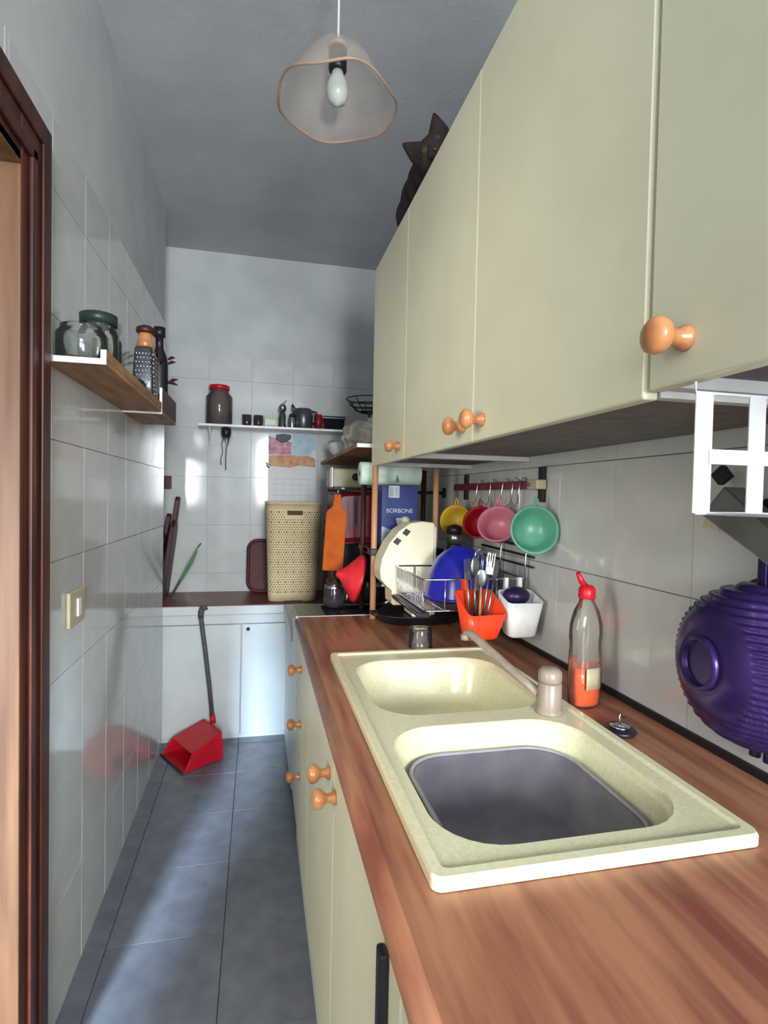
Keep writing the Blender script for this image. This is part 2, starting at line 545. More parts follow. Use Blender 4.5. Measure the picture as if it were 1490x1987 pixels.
def upper(label, y0, y1, doors, z0=UZ0, front=.41):
    t = thing('wall_cabinet', label, 'cabinet', 'wall cabinets over the worktop', (XR, (y0 + y1) / 2, z0))
    L = t.location
    def bx(x0, x1, a, b, c, d): return (x0 - L.x, x1 - L.x, a - L.y, b - L.y, c - L.z, d - L.z)
    mb = MB().box(*bx(front, XR - .005, y0, y0 + .016, z0 + .003, UZ1)).box(*bx(front, XR - .005, y1 - .016, y1, z0 + .003, UZ1))
    MB().box(*bx(front, XR - .013, y0 + .0165, y1 - .0165, z0 + .016, z0 + .032)).build('bottom_panel', 'carcass_under_shade', t)
    mb.box(*bx(front, XR - .005, y0 + .016, y1 - .016, UZ1 - .016, UZ1))
    mb.box(*bx(XR - .012, XR - .005, y0 + .016, y1 - .016, z0 + .032, UZ1 - .016))
    mb.build('carcass', 'carcass', t, bevel=.001)
    for (a, b, ky, kz) in doors:
        d = MB().box(*bx(UX, UX + .018, a + .0012, b - .0012, z0, UZ1)).build('door', 'cabinet', t, bevel=.003)
        if ky is not None:
            knob(d, UX - L.x, ky - L.y, kz - L.z)
    return t


upper('cream wall cabinet with one narrow door, farthest along the right wall', 1.478, 1.92, [(1.478, 1.92, 1.526, 1.345)])
upper('cream two-door wall cabinet with paired round knobs, above the sink', .504, 1.478, [(.976, 1.478, 1.023, 1.340), (.504, .976, .930, 1.342)])
upper('cream wall cabinet nearest the viewer with one large round knob', -.16, .500, [(-.16, .500, .449, 1.355)], z0=1.314)

BX = .142


def base(name, label, y0, y1):
    t = thing(name, label, 'cabinet', 'base cabinets under the worktop', (.45, (y0 + y1) / 2, 0))
    xa, xb, h = BX + .018 - .45, XR - .01 - .45, (y1 - y0) / 2 - .0005
    mb = MB().box(xa, xb, -h, -h + .016, .006, .738).box(xa, xb, h - .016, h, .006, .738).box(xa, xb, -h + .016, h - .016, .08, .096).box(xb - .01, xb, -h + .016, h - .016, .096, .738)
    mb.build('body', 'carcass', t)
    MB().box(BX + .006 - .45, BX + .018 - .45, -(y1 - y0) / 2 + .0005, (y1 - y0) / 2 - .0005, 0.004, .08).build('plinth', 'cabinet_white', t)
    return t


def front(t, nm, y0, y1, z0, z1, ky, kz, m='cabinet'):
    L = t.location
    d = MB().box(BX - L.x, BX + .018 - L.x, y0 + .0015 - L.y, y1 - .0015 - L.y, z0, z1).build(nm, m, t, bevel=.003)
    if ky is not None:
        knob(d, BX - L.x, ky - L.y, kz)
    return d


t = base('base_cabinet', 'cream two-door base cabinet below the sink with paired round knobs', .504, 1.48)
front(t, 'door', .98, 1.48, .085, .736, 1.039, .672)
front(t, 'door', .504, .98, .085, .736, .955, .669)
t = base('drawer_unit', 'cream drawer unit with three round wooden knobs, below far end of worktop', 1.481, 1.925)
for z0, z1, kz in ((.560, .736, .652), (.392, .556, .479), (.085, .388, .312)):
    front(t, 'drawer', 1.481, 1.925, z0, z1, 1.74, kz)
t = base('base_cabinet', 'cream base cabinet nearest the viewer below the wooden worktop', -.35, .503)
front(t, 'door', -.35, .503, .085, .736, None, None)

# worktop with sink cut-out
SX0, SX1, SY0, SY1 = .187, .612, .547, 1.410
mb = MB()
plate(mb, [(.15, -.36), (XR - .006, -.36), (XR - .006, 1.92), (.15, 1.92)], [[(SX0 + .012, SY0 + .012), (SX1 - .012, SY0 + .012), (SX1 - .012, SY1 - .012), (SX0 + .012, SY1 - .012)]], .742, .780)
nose = [(.15, .742), (.15, .780)] + [(.147 - .017 * math.sin(math.radians(a)), .761 + .019 * math.cos(math.radians(a))) for a in range(10, 171, 20)]
mb.loft([[(x, -.36, z) for x, z in nose], [(x, 1.92, z) for x, z in nose]])
wt = tag(mb.build('worktop', 'counter_wood'), 'brown wood-grain worktop along the right wall around the sink', 'worktop')
box('edge_strip', 'white_metal', .134, XR - .006, 1.9205, 1.923, .745, .7815, wt)
tag(box('seal_strip', 'seal', XR - .0125, XR - .0045, -.3, 1.9, .7805, .7935), 'dark sealing strip between worktop and tiled wall', 'strip')

# sink
mb = MB()
far = (.228, .578, .985, 1.335)
near = (.220, .568, .592, .935)
holes = [rrect(*far, .085, 0, 7), rrect(*near, .085, 0, 7)]
plate(mb, rrect(SX0, SX1, SY0, SY1, .012, 0, 4), holes, .781, .7925, top_only=True)
for (x0, x1, y0, y1), dp in ((far, .11), (near, .15)):
    lps = []
    for k, (ins, z) in enumerate(((0, .7925), (.003, .788), (.008, .775), (.018, .79 - dp * .7), (.028, .79 - dp * .92), (.05, .79 - dp), (.10, .79 - dp - .003))):
        lps.append(rrect(x0 + ins, x1 - ins, y0 + ins, y1 - ins, max(.085 - ins * .3, .02), z, 7))
    mb.loft(lps, False, True)
# raised outer lip
lip0, lip1 = rrect(SX0, SX1, SY0, SY1, .012, .7925, 4), rrect(SX0 + .002, SX1 - .002, SY0 + .002, SY1 - .002, .012, .797, 4)
lip2, lip3 = rrect(SX0 + .014, SX1 - .014, SY0 + .014, SY1 - .014, .01, .797, 4), rrect(SX0 + .019, SX1 - .019, SY0 + .019, SY1 - .019, .01, .7927, 4)
mb.loft([lip0, lip1, lip2, lip3], False, False, smooth=False)
sink = tag(mb.build('sink', 'sink'), 'cream double-bowl sink set into the wooden worktop', 'sink')
MB().lathe([(.028, 0), (.028, .002), (.02, .003), (.004, .001)], (.40, 1.16, .678), (0, 0, 1), 20).build('drain', 'chrome', sink)
# washing-up tub in the near bowl
mb = MB()
o_ = [rrect(.252 + a, .540 - a, .618 + a, .912 - a, .07, z, 7) for a, z in ((.022, .652), (.012, .66), (.0, .742), (-.004, .744), (-.004, .747), (.004, .747), (.016, .668), (.03, .660), (.06, .659))]
mb.loft(o_, True, True)
tub = tag(mb.build('washing_up_tub', 'tub'), 'grey plastic washing-up tub inside the near sink bowl', 'tub')
MB().tube(rrect(.249, .543, .615, .915, .072, .7485, 7), .0032, 8, closed=True).build('rim', 'tub_rim', tub)

# tap
t = thing('tap', 'beige single-lever tap with long spout between the sink bowls', 'tap', None, (.553, .957, .7926))
t.scale = (1, 1, .9)
MB().lathe([(.026, 0), (.026, .006), (.0225, .009), (.0225, .062), (.021, .066)], (0, 0, 0), (0, 0, 1), 24).build('body', 'tap', t)
MB().lathe([(.0215, .0665), (.0225, .07), (.022, .088), (.016, .095), (.003, .097)], (0, 0, 0), (0, 0, 1), 24).build('cap', 'tap', t)
MB().tube([(-.012, .014, .035), (-.028, .07, .052), (-.046, .15, .077), (-.061, .22, .099), (-.066, .245, .105), (-.069, .258, .103), (-.070, .264, .095)],
          .0095, 12).build('spout', 'tap', t)
MB().lathe([(.0115, 0), (.0115, .014)], (-.070, .264, .084), (0, 0, 1), 14).build('nozzle', 'tap', t)

# hob at the end of the worktop, on its own cabinet
t = thing('hob', 'small steel-edged black glass hob past the end of the worktop', 'hob', None, (.45, 2.05, .762))
MB().box(-.306, .305, -.124, .13, -.02, .008).build('frame', 'hob_steel', t, bevel=.004)
MB().box(-.21, .29, -.115, .09, .008, .011).build('glass_top', 'black_glass', t, bevel=.002)
for x in (-.10, .12):
    MB().lathe([(.05, 0), (.052, .003), (.04, .006), (.02, .007)], (x, -.055, .011), (0, 0, 1), 24).build('burner', 'black', t)
t = thing('hob_cabinet', 'white base cabinet under the hob', 'cabinet', None, (.45, 2.057, 0))
MB().box(-.29, .305, -.128, .123, 0.004, .741).build('body', 'carcass', t)
MB().box(-.308, -.29, -.126, .121, .085, .736).build('door', 'cabinet_white', t, bevel=.003)

# low corner units at the back
t = thing('low_cabinet', 'low white cabinet with two doors along the back wall', 'cabinet', None, (-.1, 2.95, 0))
MB().box(XA + .004 + .1, .759 + .1, -.172, .19, .004, .618).build('body', 'cabinet_white', t)
MB().box(XA + .004 + .1, .16 + .1, -.19, -.1725, .572 + .0, .618).build('rail', 'cabinet_white', t, bevel=.002)
MB().box(-.430 + .1, -.0705 + .1, -.19, -.1725, .03, .568).build('door', 'cabinet_white', t, bevel=.003)
d = MB().box(-.0655 + .1, .152 + .1, -.19, -.1725, .03, .568).build('door', 'cabinet_white', t, bevel=.003)
MB().lathe([(.008, 0), (.009, .006), (.004, .012)], (-.036 + .1, -.19, .545), (0, -1, 0), 12).build('knob', 'black', d)
t = thing('low_cabinet', 'low white corner cabinet between the hob and the back wall', 'cabinet', None, (.45, 2.47, 0))
MB().box(-.29, .305, -.277, .287, .004, .618).build('body', 'cabinet_white', t)
MB().box(-.306, -.29, -.275, .285, .03, .616).build('door', 'cabinet_white', t, bevel=.003)
mb = MB()
plate(mb, [(XA + .004, 2.745), (XR - .006, 2.745), (XR - .006, YB - .006), (XA + .004, YB - .006)], [], .62, .665)
lowtop = tag(mb.build('low_worktop', 'red_wood_top', bevel=.004), 'low reddish-brown wooden top of the cabinets along the back wall', 'worktop')
MB().box(XA + .004, .1335, 2.7405, 2.7447, .622, .662).build('edge_band', 'cabinet_white', lowtop)
cw = tag(MB().box(.140, XR - .006, 2.197, 2.744, .62, .664).build('corner_worktop', 'cabinet_white', bevel=.003), 'low white worktop in the corner between hob and back wall', 'worktop')
MB().box(.135, .1395, 2.197, 2.744, .621, .663).build('edge_band', 'cabinet_white', cw)

# ------------------------------------------------------------------ pendant lamp
LX, LY = .166, 1.30
t = thing('pendant_lamp', 'pendant lamp with frosted wavy glass shade hanging from the ceiling', 'lamp', None, (LX, LY, ZC))


def wav(i, a, r, h):
    k = max(0.0, (i - 3) / 5.0)
    return r + .003 * k * math.cos(5 * a), h + .0055 * k * math.cos(5 * a + .6)


prof = [(.018, -.264), (.036, -.268), (.056, -.280), (.074, -.300), (.090, -.324), (.102, -.350), (.110, -.374), (.121, -.388), (.136, -.396)]
MB().lathe(prof, n=60, cap0=False, cap1=False, wave=wav).build('shade', 'lamp_glass', t)
rim = []
for j in range(60):
    a = 2 * math.pi * j / 60
    r, h = wav(8, a, .136, -.396)
    rim.append((r * math.cos(a), r * math.sin(a), h))
MB().tube(rim, .0032, 8, closed=True).build('shade_rim', 'lamp_rim', t)
MB().cyl((0, 0, -.262), (0, 0, -.004), .003, n=8).build('cord', 'cord', t)
MB().lathe([(.004, -.248), (.016, -.254), (.024, -.264), (.020, -.270)], n=16).build('cap', 'lamp_rim', t)
MB().lathe([(.012, -.270), (.021, -.274), (.021, -.318), (.018, -.322)], n=16).build('socket', 'black', t)
MB().lathe([(.013, -.322), (.016, -.335), (.024, -.352), (.026, -.372), (.019, -.390), (.003, -.399)], n=16).build('bulb', 'bulb', t)
MB().lathe([(.001, -.03), (.03, -.026), (.045, -.012), (.048, -.001)], n=20).build('ceiling_rose', 'white_plastic', t)

# ------------------------------------------------------------------ cat on the wall cabinets (one continuous body)
cz = UZ1


def cat():
    bm = bmesh.new()

    def ball(c, r, sc=(1, 1, 1), rot=None):
        mtx = Matrix.Translation(c) @ (rot.to_4x4() if rot else Matrix.Identity(4)) @ Matrix.Diagonal((r * sc[0], r * sc[1], r * sc[2], 1))
        bmesh.ops.create_icosphere(bm, subdivisions=3, radius=1, matrix=mtx)

    def limb(p, q, r0, r1, k=7):
        for i in range(k):
            f = i / (k - 1)
            ball(Vector(p).lerp(Vector(q), f), r0 + (r1 - r0) * f)
    # body: haunches at the back, chest by the cabinet edge, neck, head
    ball((.485, 1.66, cz + .075), .085, (1, 1.15, .9))
    ball((.470, 1.57, cz + .08), .078, (1, 1.3, .95))
    ball((.452, 1.48, cz + .075), .066, (1, 1.2, 1))
    ball((.438, 1.42, cz + .066), .05)
    for lx in (.428, .468):            # fore legs and paws on the cabinet top
        limb((lx, 1.46, cz + .05), (lx - .008, 1.40, cz + .018), .024, .017)
        ball((lx - .012, 1.375, cz + .016), .018, (1, 1.35, .8))
    for lx in (.438, .545):            # folded hind legs
        limb((lx, 1.64, cz + .06), (lx, 1.56, cz + .03), .045, .028)
        limb((lx, 1.56, cz + .025), (lx, 1.50, cz + .018), .022, .018)
    pts = [(.49, 1.74, cz + .05), (.53, 1.80, cz + .03), (.60, 1.80, cz + .02), (.64, 1.74, cz + .018)]
    for p, q in zip(pts, pts[1:]):
        limb(p, q, .019, .017)
    # head: tilted to one side, looking down over the edge at the viewer
    H = Vector((.421, 1.350, cz + .070))
    up = Vector((-.60, .10, .79)).normalized()
    fw = Vector((-.30, -.86, -.36))
    fw = (fw - up * fw.dot(up)).normalized()
    rt = fw.cross(up).normalized()
    Rm = Matrix((rt, fw, up)).transposed()
    ball(H, .047, (1.06, .98, .92), Rm)
    ball(H + fw * .040 - up * .014, .021, (1.15, 1, .8), Rm)
    ball(H + fw * .052 - up * .024, .011, (1.2, .9, .7), Rm)
    for s in (-1, 1):
        ball(H + rt * s * .026 + fw * .020 - up * .014, .022, (1, 1, 1), Rm)
    limb(H - fw * .02 - up * .03, (.440, 1.425, cz + .07), .036, .046)
    ret = bmesh.ops  # ears: thick cones joined by the remesh
    for s in (-1, 1):
        base_c = H + rt * s * .031 + up * .026
        tip = H + rt * s * .049 + up * .072
        limb(base_c, tip, .027, .0045, 12)
    me = bpy.data.meshes.new('cat')
    bm.to_mesh(me)
    bm.free()
    me.materials.append(MATS['fur'])
    o = bpy.data.objects.new('cat', me)
    COL.objects.link(o)
    k = o.modifiers.new('remesh', 'REMESH')
    k.mode = 'VOXEL'
    k.voxel_size = .004
    k.use_smooth_shade = True
    k = o.modifiers.new('smooth', 'SMOOTH')
    k.factor = .5
    k.iterations = 4
    tag(o, 'dark tabby cat peering down from the top of the wall cabinets', 'cat')
    for s in (-1, 1):
        c = H + rt * s * .0195 + fw * .0395 + up * .008
        e = MB().sphere(c, .0075, n=14, m=8).build('eye', 'cat_eye', o)
        MB().sphere(c + fw * .0048, .0037, n=10, m=6).build('pupil', 'black', e)
    MB().sphere(H + fw * .062 - up * .016, .0045, 1.2, .8, .8, n=10, m=6).build('nose', 'burgundy', o)


cat()

# ------------------------------------------------------------------ left wall: shelf and what stands on it
t = thing('wall_shelf', 'brown wooden wall shelf with pale cut ends on the left wall', 'shelf', None, (XL + .0045, 1.58, 1.46))
MB().box(0, .118, -.335, .335, 0, .012).build('board', 'shelf_wood', t)
MB().box(.108, .119, -.335, .335, .012, .030).build('lip', 'shelf_wood', t)
MB().box(0, .119, -.3375, -.3352, 0, .012).box(.108, .119, -.3375, -.3352, .012, .030).build('cut_end', 'white_plastic', t)
t = thing('wall_shelf', 'short box shelf with tall white edge beyond the grater on the left wall', 'shelf', None, (XL + .0045, 2.08, 1.455))
MB().box(0, .118, -.155, .155, 0, .012).build('board', 'shelf_wood', t)
MB().box(.111, .119, -.155, .155, .012, .085).build('lip', 'dark_wood', t)
MB().box(0, .119, -.1575, -.1552, 0, .012).box(.111, .119, -.1575, -.1552, .012, .085).build('cut_end', 'white_plastic', t)
tag(box('small_box', 'red', XL + .06, XL + .105, 1.95, 2.06, 1.468, 1.53, bevel=.002), 'small dark red box lying inside the short box shelf', 'box')


def glass_jar(name, label, x, y, z, r, h, lid=None, m='glass', neck=.85, lidh=.018, cat='jar'):
    t = thing(name, label, cat, None, (x, y, z))
    MB().lathe([(r * .9, .001), (r, .006), (r, h * .78), (r * neck, h * .9), (r * neck, h), (r * neck - .003, h), (r * neck - .003, h * .9), (r - .003, h * .78), (r - .003, .008), (.002, .006)],
               n=28).build('body', m, t)
    if lid:
        MB().lathe([(r * neck + .003, h - .004), (r * neck + .004, h + lidh), (r * neck - .002, h + lidh + .003), (.002, h + lidh + .003)], n=28).build('lid', lid, t)
    return t


sz = 1.4722
glass_jar('glass_jar', 'large clear glass jar at the near end of the left shelf', XL + .062, 1.300, sz, .050, .075, m='glass')
t = glass_jar('storage_jar', 'tall clear glass jar with dark green lid on the left shelf', XL + .066, 1.408, sz, .043, .115, 'dark_green')
glass_jar('tumbler', 'narrow clear glass tumbler behind the green-lidded jar on the left shelf', XL + .062, 1.50, sz, .033, .10, m='glass', neck=1.0, cat='glass')
# grater
t = thing('grater', 'standing metal grater with wooden handle on the left shelf', 'grater', None, (XL + .082, 1.865, sz))
GR = t
lp = []
for w, d, z in ((.030, .044, .001), (.029, .042, .06), (.024, .036, .145), (.022, .033, .150)):
    lp.append(rrect(-w, w, -d, d, .008, z, 3))
MB().loft(lp, True, True).build('body', 'grater_steel', t)
mb = MB()
for side in (0, 1):
    for r_ in range(11):
        for c_ in range(6):
            z = .016 + r_ * .0115
            kx = 1 - z * 1.0
            if side == 0:
                x = .0295 - z * .034 + .001
                mb.sphere((x, (-.030 + c_ * .012 + (r_ % 2) * .005) * kx, z), .0036, n=6, m=4)
            elif c_ < 5:
                mb.sphere(((-.020 + c_ * .010 + (r_ % 2) * .004) * kx, -(.0435 - z * .052), z), .0036, n=6, m=4)
g = mb.build('teeth', 'chrome', t)
g['kind'] = 'stuff'
MB().lathe([(.020, .150), (.026, .156), (.022, .170), (.018, .182), (.020, .190)], n=18).build('handle', 'knob_wood', t)
MB().lathe([(.022, .190), (.027, .196), (.025, .206), (.012, .212)], n=18).build('handle_cap', 'dark_brown', t)
GR.scale = (1.05, 1.05, 1.16)
t = thing('tape_roll', 'small round black roll beside the grater on the left shelf', 'roll', None, (XL + .092, 1.70, sz + .0245))
MB().lathe([(.010, -.012), (.022, -.014), (.0245, -.008), (.0245, .008), (.022, .014), (.010, .012)], axis=(1, -.6, 0), n=20).build('roll', 'dark_green', t)
MB().lathe([(.009, -.013), (.009, .0145)], axis=(1, -.6, 0), n=14).build('core', 'black', t)
# dark bottle with dried flowers
t = thing('bottle', 'dark bottle with dried purple sprigs at the far end of the left shelf', 'bottle', None, (XL + .078, 2.14, 1.4672))
MB().lathe([(.027, .001), (.030, .006), (.030, .19), (.026, .22), (.014, .25), (.0135, .29), (.020, .291), (.020, .325), (.004, .326)], n=20).build('body', 'black', t)
mb = MB()
for k in range(16):
    a = random.uniform(0, 6.28)
    z = random.uniform(.10, .22)
    l = random.uniform(.025, .042)
    p = Vector((.03 * math.cos(a), .03 * math.sin(a), z))
    q = p + Vector((math.cos(a) * l, math.sin(a) * l, random.uniform(-.012, .03)))
    mb.tube([p, p.lerp(q, .5) + Vector((0, 0, .004)), q], .004, 6, rad=[.003, .006, .001])
sp = mb.build('sprigs', 'dried', t)
sp['kind'] = 'stuff'
t = thing('spice_packet', 'pale yellow packet leaning at the far end of the left shelf', 'packet', None, (XL + .09, 2.205, 1.4672))
MB().prism([(-.022, 0), (.022, 0), (.026, .05), (.018, .062), (-.02, .060), (-.026, .03)], 1, -.012, .012).build('packet', 'ivory', t, bevel=.004)
MB().box(-.018, .018, -.0125, -.012, .015, .04).build('print', 'paper_pink', t)

# wall switch on the left wall
t = thing('wall_switch', 'beige wall switch with a white rocker on the left tiled wall', 'switch', None, (XL + .0045, 1.452, .922))
MB().box(0, .009, -.058, .058, -.042, .042).build('plate', 'ivory', t, bevel=.003)
MB().box(.009, .014, -.012, .014, -.022, .022).build('rocker', 'white_plastic', t, bevel=.002)

# dustpan
t = thing('dustpan', 'red dustpan with long grey handle standing on the floor by the low cabinet', 'dustpan', None, (-.275, 2.595, .0045))
lipd = Vector((.093, -.157, 0)).normalized()      # along the lip
bk = Vector((.157, .093, 0)).normalized()         # lip to back


def dp(a, b, z):
    return lipd * a + bk * b + Vector((0, 0, z))


def slab(mb, pts, th):
    pts = [Vector(p) for p in pts]
    n = (pts[1] - pts[0]).cross(pts[2] - pts[0]).normalized() * th
    mb.loft([pts, [p + n for p in pts]], smooth=False)


mb = MB()
slab(mb, [dp(-.115, -.09, 0), dp(.115, -.09, 0), dp(.098, .105, .004), dp(-.098, .105, .004)], .004)
slab(mb, [dp(-.098, .105, .003), dp(.098, .105, .003), dp(.085, .10, .125), dp(-.085, .10, .125)], .004)
for s in (-1, 1):
    slab(mb, [dp(.113 * s, -.085, .003), dp(.098 * s, .104, .003), dp(.086 * s, .10, .124), dp(.100 * s, -.045, .070)], .004 * s)
slab(mb, [dp(-.086, .102, .123), dp(.086, .102, .123), dp(.100, -.045, .070), dp(-.100, -.045, .070)], .004)
mb.build('pan', 'red', t, bevel=.002)
MB().tube([dp(-.115, -.092, .004), dp(.115, -.092, .004)], .005, 6).build('rubber_lip', 'dark_green', t)
MB().tube([(.088, .085, .118), (.080, .09, .16)], .013, 10).build('socket', 'red', t)
MB().tube([(.083, .088, .14), (.066, .094, .30), (.043, .102, .48), (.026, .108, .60), (.024, .109, .625)], .0105, 10).build('handle', 'handle_grey', t)
MB().tube([(.024, .109, .612), (.024, .108, .640), (.032, .104, .662), (.040, .10, .664), (.044, .098, .650)], .0135, 10).build('grip', 'handle_grey', t)

# ------------------------------------------------------------------ alcove and back wall
lz = .6655
t = thing('laundry_bin', 'tall beige plastic bin with lacy perforated sides on the low worktop', 'bin', None, (.18, 2.885, lz))
W0, D0, W1, D1, HB = .122, .085, .138, .105, .488
lp = []
for i in range(13):
    f = i / 12
    w, d = W0 + (W1 - W0) * f, D0 + (D1 - D0) * f
    lp.append(rrect(-w, w, -d, d, .05, .002 + HB * f, 7))
w, d = W1, D1
lp.append(rrect(-w - .003, w + .003, -d - .003, d + .003, .05, .002 + HB, 7))
lp.append(rrect(-w - .003, w + .003, -d - .003, d + .003, .05, .012 + HB, 7))
lp.append(rrect(-w + .003, w - .003, -d + .003, d - .003, .046, .012 + HB, 7))
lp.append(rrect(-W0 + .004, W0 - .004, -D0 + .004, D0 - .004, .046, .01, 7))
MB().loft(lp, True, True).build('body', 'bin_cream', t)
# perforations: small dark cups sunk in the wall, in a lace pattern
mb = MB()


def hole_disc(mb, x, z, r):
    f = z / HB
    d = D0 + (D1 - D0) * f
    w = W0 + (W1 - W0) * f
    s = max(0.0, abs(x) - (w - .05))
    if s > .046:
        return
    y = -(d - .05) - math.sqrt(max(0, .05 ** 2 - s ** 2))
    nx = math.copysign(s / .05, x) if s else 0.0
    n = Vector((nx, -math.sqrt(max(0, 1 - nx * nx)), 0))
    u = Vector((-n.y, n.x, 0))
    p = Vector((x, y, z)) + n * .0006
    mb.add([p + u * r * math.cos(a) + Vector((0, 0, r * math.sin(a))) for a in [k * math.pi / 3 for k in range(6)]], [(0, 1, 2, 3, 4, 5)])


step = .0125
for r_ in range(int((HB - .06) / step)):
    z = .05 + r_ * step
    if z > HB - .03:
        break
    for c_ in range(-11, 12):
        x = c_ * step + (r_ % 2) * step / 2
        if abs(x) < .05 and HB - .075 < z < HB - .018:
            continue
        big = ((c_ * 2 + r_ % 2) % 6 == 0 and r_ % 4 == 0)
        hole_disc(mb, x, z, .0046 if big else .0030)
pf = mb.build('perforations', 'bin_hole', t)
pf['kind'] = 'stuff'
MB().box(-.036, .042, -D1 - .0015, -D1 + .006, HB - .052, HB - .030).build('handle_slot', 'bin_hole', t, bevel=.004)
MB().box(-.045, .045, -D0 - .0012, -D0 + .004, .0005, .006).build('foot_gap', 'black', t)

# boards leaning in the alcove corner behind the wall end
def board(label, x0, ytop, length, lean, w, m='dark_brown'):
    t = thing('serving_board', label, 'board', None, (x0, 3.02, lz + .004), (0, lean, 0))
    pts = [(-w * .5, 0), (w * .5, 0), (w * .5, length * .62), (w * .42, length * .70), (w * .17, length * .76), (w * .15, length * .96), (w * .08, length), (-w * .08, length), (-w * .15, length * .96), (-w * .17, length * .76), (-w * .42, length * .70), (-w * .5, length * .62)]
    MB().prism(pts, 0, -.011, .011).build('board', m, t, bevel=.004)
    MB().cyl((-.0115, 0, length * .93), (.0115, 0, length * .93), .006, n=10).build('hanging_hole', 'black', t)
    return t


board('longer dark brown paddle board leaning in the alcove corner', -.462, 3.05, .515, math.radians(7), .16)
board('shorter dark brown paddle board leaning behind the longer one', -.515, 3.0, .43, math.radians(10), .14)
t = thing('knife', 'green bladed knife leaning beside the brown boards on the low worktop', 'knife', None, (-.425, 2.98, lz + .004), (0, math.radians(27), 0))
MB().prism([(-.004, .09), (.012, .10), (.016, .20), (.010, .26), (-.004, .285)], 1, -.0015, .0015).build('blade', 'green_blade', t)
MB().tube([(.0, 0, .0), (.002, 0, .05), (.003, 0, .095)], .006, 8).build('handle', 'handle_grey', t)
MB().tube([(.0, 0, .28), (.004, 0, .31)], .003, 6).build('tip', 'dark_green', t)
# woven tray behind the bin
t = thing('woven_tray', 'dark red woven tray leaning on the wall behind the beige bin', 'tray', None, (.06, 3.085, lz + .002), (math.radians(-5), 0, 0))
lp = [rrect(-.11, .11, 0, .285, .05, z, 6) for z in (0, .008)]
lp = [[(p.x, p.z - .004, p.y + .002) for p in l] for l in lp]
MB().loft(lp, smooth=False).build('base', 'woven', t)
MB().tube([(p.x, -.012, p.y + .002) for p in rrect(-.105, .105, .005, .28, .05, 0, 6)], .009, 8, closed=True).build('rim', 'woven', t)
# small brown box by the wall edge
t = thing('socket_box', 'small brown box fixed to the back wall beside the wall end', 'box', None, (-.466, YB - .0045, 1.255))
MB().box(-.026, .018, -.04, 0, -.034, .034).build('case', 'dark_brown', t, bevel=.003)
MB().box(-.012, .006, -.042, -.04, -.018, .018).build('cover', 'dark_wood', t, bevel=.001)

# calendar
t = thing('calendar', 'wall calendar with food pictures hanging under the back shelf', 'calendar', None, (.186, YB - .0045, 1.545))
MB().box(-.132, .132, -.003, 0, -.20, -.002).build('picture_page', 'paper', t)
MB().box(-.132, .134, -.004, 0, -.43, -.2005).build('date_page', 'paper', t)
def flat(nm, m, pts, y=-.0034): MB().prism(pts, 1, y - .0005, y).build(nm, m, t)
flat('print', 'paper_pink', [(-.13, -.12), (-.005, -.12), (-.005, -.05), (-.03, -.045), (-.06, -.05), (-.10, -.03), (-.13, -.02)])
flat('print', 'paper_grey', [(-.095, -.035), (-.06, -.053), (-.03, -.048), (-.008, -.03), (-.01, -.008), (-.05, -.004), (-.09, -.01)])
flat('print', 'paper_blue', [(-.001, -.12), (.095, -.12), (.11, -.09), (.13, -.085), (.13, -.004), (-.001, -.004)])
flat('print', 'paper_food', [(-.128, -.185), (-.01, -.192), (.03, -.178), (.128, -.185), (.128, -.14), (.10, -.124), (.0, -.1215), (-.09, -.124), (-.128, -.127)])
for k in range(6):
    flat('rule_line', 'ink', [(-.125, -.255 - k * .03), (.125, -.255 - k * .03), (.125, -.2558 - k * .03), (-.125, -.2558 - k * .03)], -.0045)
for k in range(5):
    flat('rule_line', 'ink', [(-.09 + k * .045, -.41), (-.0893 + k * .045, -.41), (-.0893 + k * .045, -.25), (-.09 + k * .045, -.25)], -.0045)
MB().tube([(-.126, -.005, -.195), (-.138, -.008, -.185), (-.142, -.010, -.165), (-.130, -.006, -.178)], .004, 6).build('clip', 'black', t)

# back shelf
BZ = 1.562
t = thing('wall_shelf', 'thin white shelf across the back wall above the calendar', 'shelf', None, (.15, YB - .0045, BZ))
MB().box(-.452, .46, -.145, 0, -.012, 0).build('board', 'white_metal', t, bevel=.001)
for x in (-.40, .32):
    MB().prism([(-.13, -.0125), (-.001, -.0125), (-.001, -.10), (-.012, -.10)], 0, x - .004, x + .004).build('bracket', 'white_metal', t)
bz = BZ + .0008
t = glass_jar('storage_jar', 'big clear jar with red lid at the left end of the back shelf', -.205, 3.07, bz, .068, .190, 'red', 'jar_glass', .72, .016)
MB().lathe([(.060, .009), (.0635, .012), (.0635, .044), (.055, .050), (.002, .052)], n=24).build('contents', 'grinds', t)
for x, lab in ((-.062, 'small dark glass tumbler left of its twin on the back shelf'), (-.002, 'small dark glass tumbler beside the green box on the back shelf')):
    t = thing('tumbler', lab, 'glass', None, (x, 3.07, bz))
    MB().lathe([(.020, .001), (.022, .004), (.026, .062), (.024, .062), (.020, .008), (.002, .007)], n=20).build('body', 'dark_glass', t)
t = thing('tea_box', 'pale green cardboard box between tumblers and pepper mill on the back shelf', 'box', None, (.062, 3.075, bz))
MB().box(-.033, .033, -.028, .028, .0, .062).build('carton', 'light_green_box', t, bevel=.001)
MB().box(-.028, .028, -.0288, -.0282, .012, .04).build('print', 'paper', t)
t = thing('pepper_mill', 'tall chrome pepper mill on the back shelf', 'pepper mill', None, (.125, 3.07, bz))
MB().lathe([(.022, 0), (.022, .01), (.017, .03), (.019, .07), (.014, .078), (.014, .088)], n=18).build('body', 'pot_grey', t)
MB().lathe([(.010, .088), (.020, .098), (.022, .113), (.016, .128), (.004, .134)], n=18).build('head', 'chrome', t)
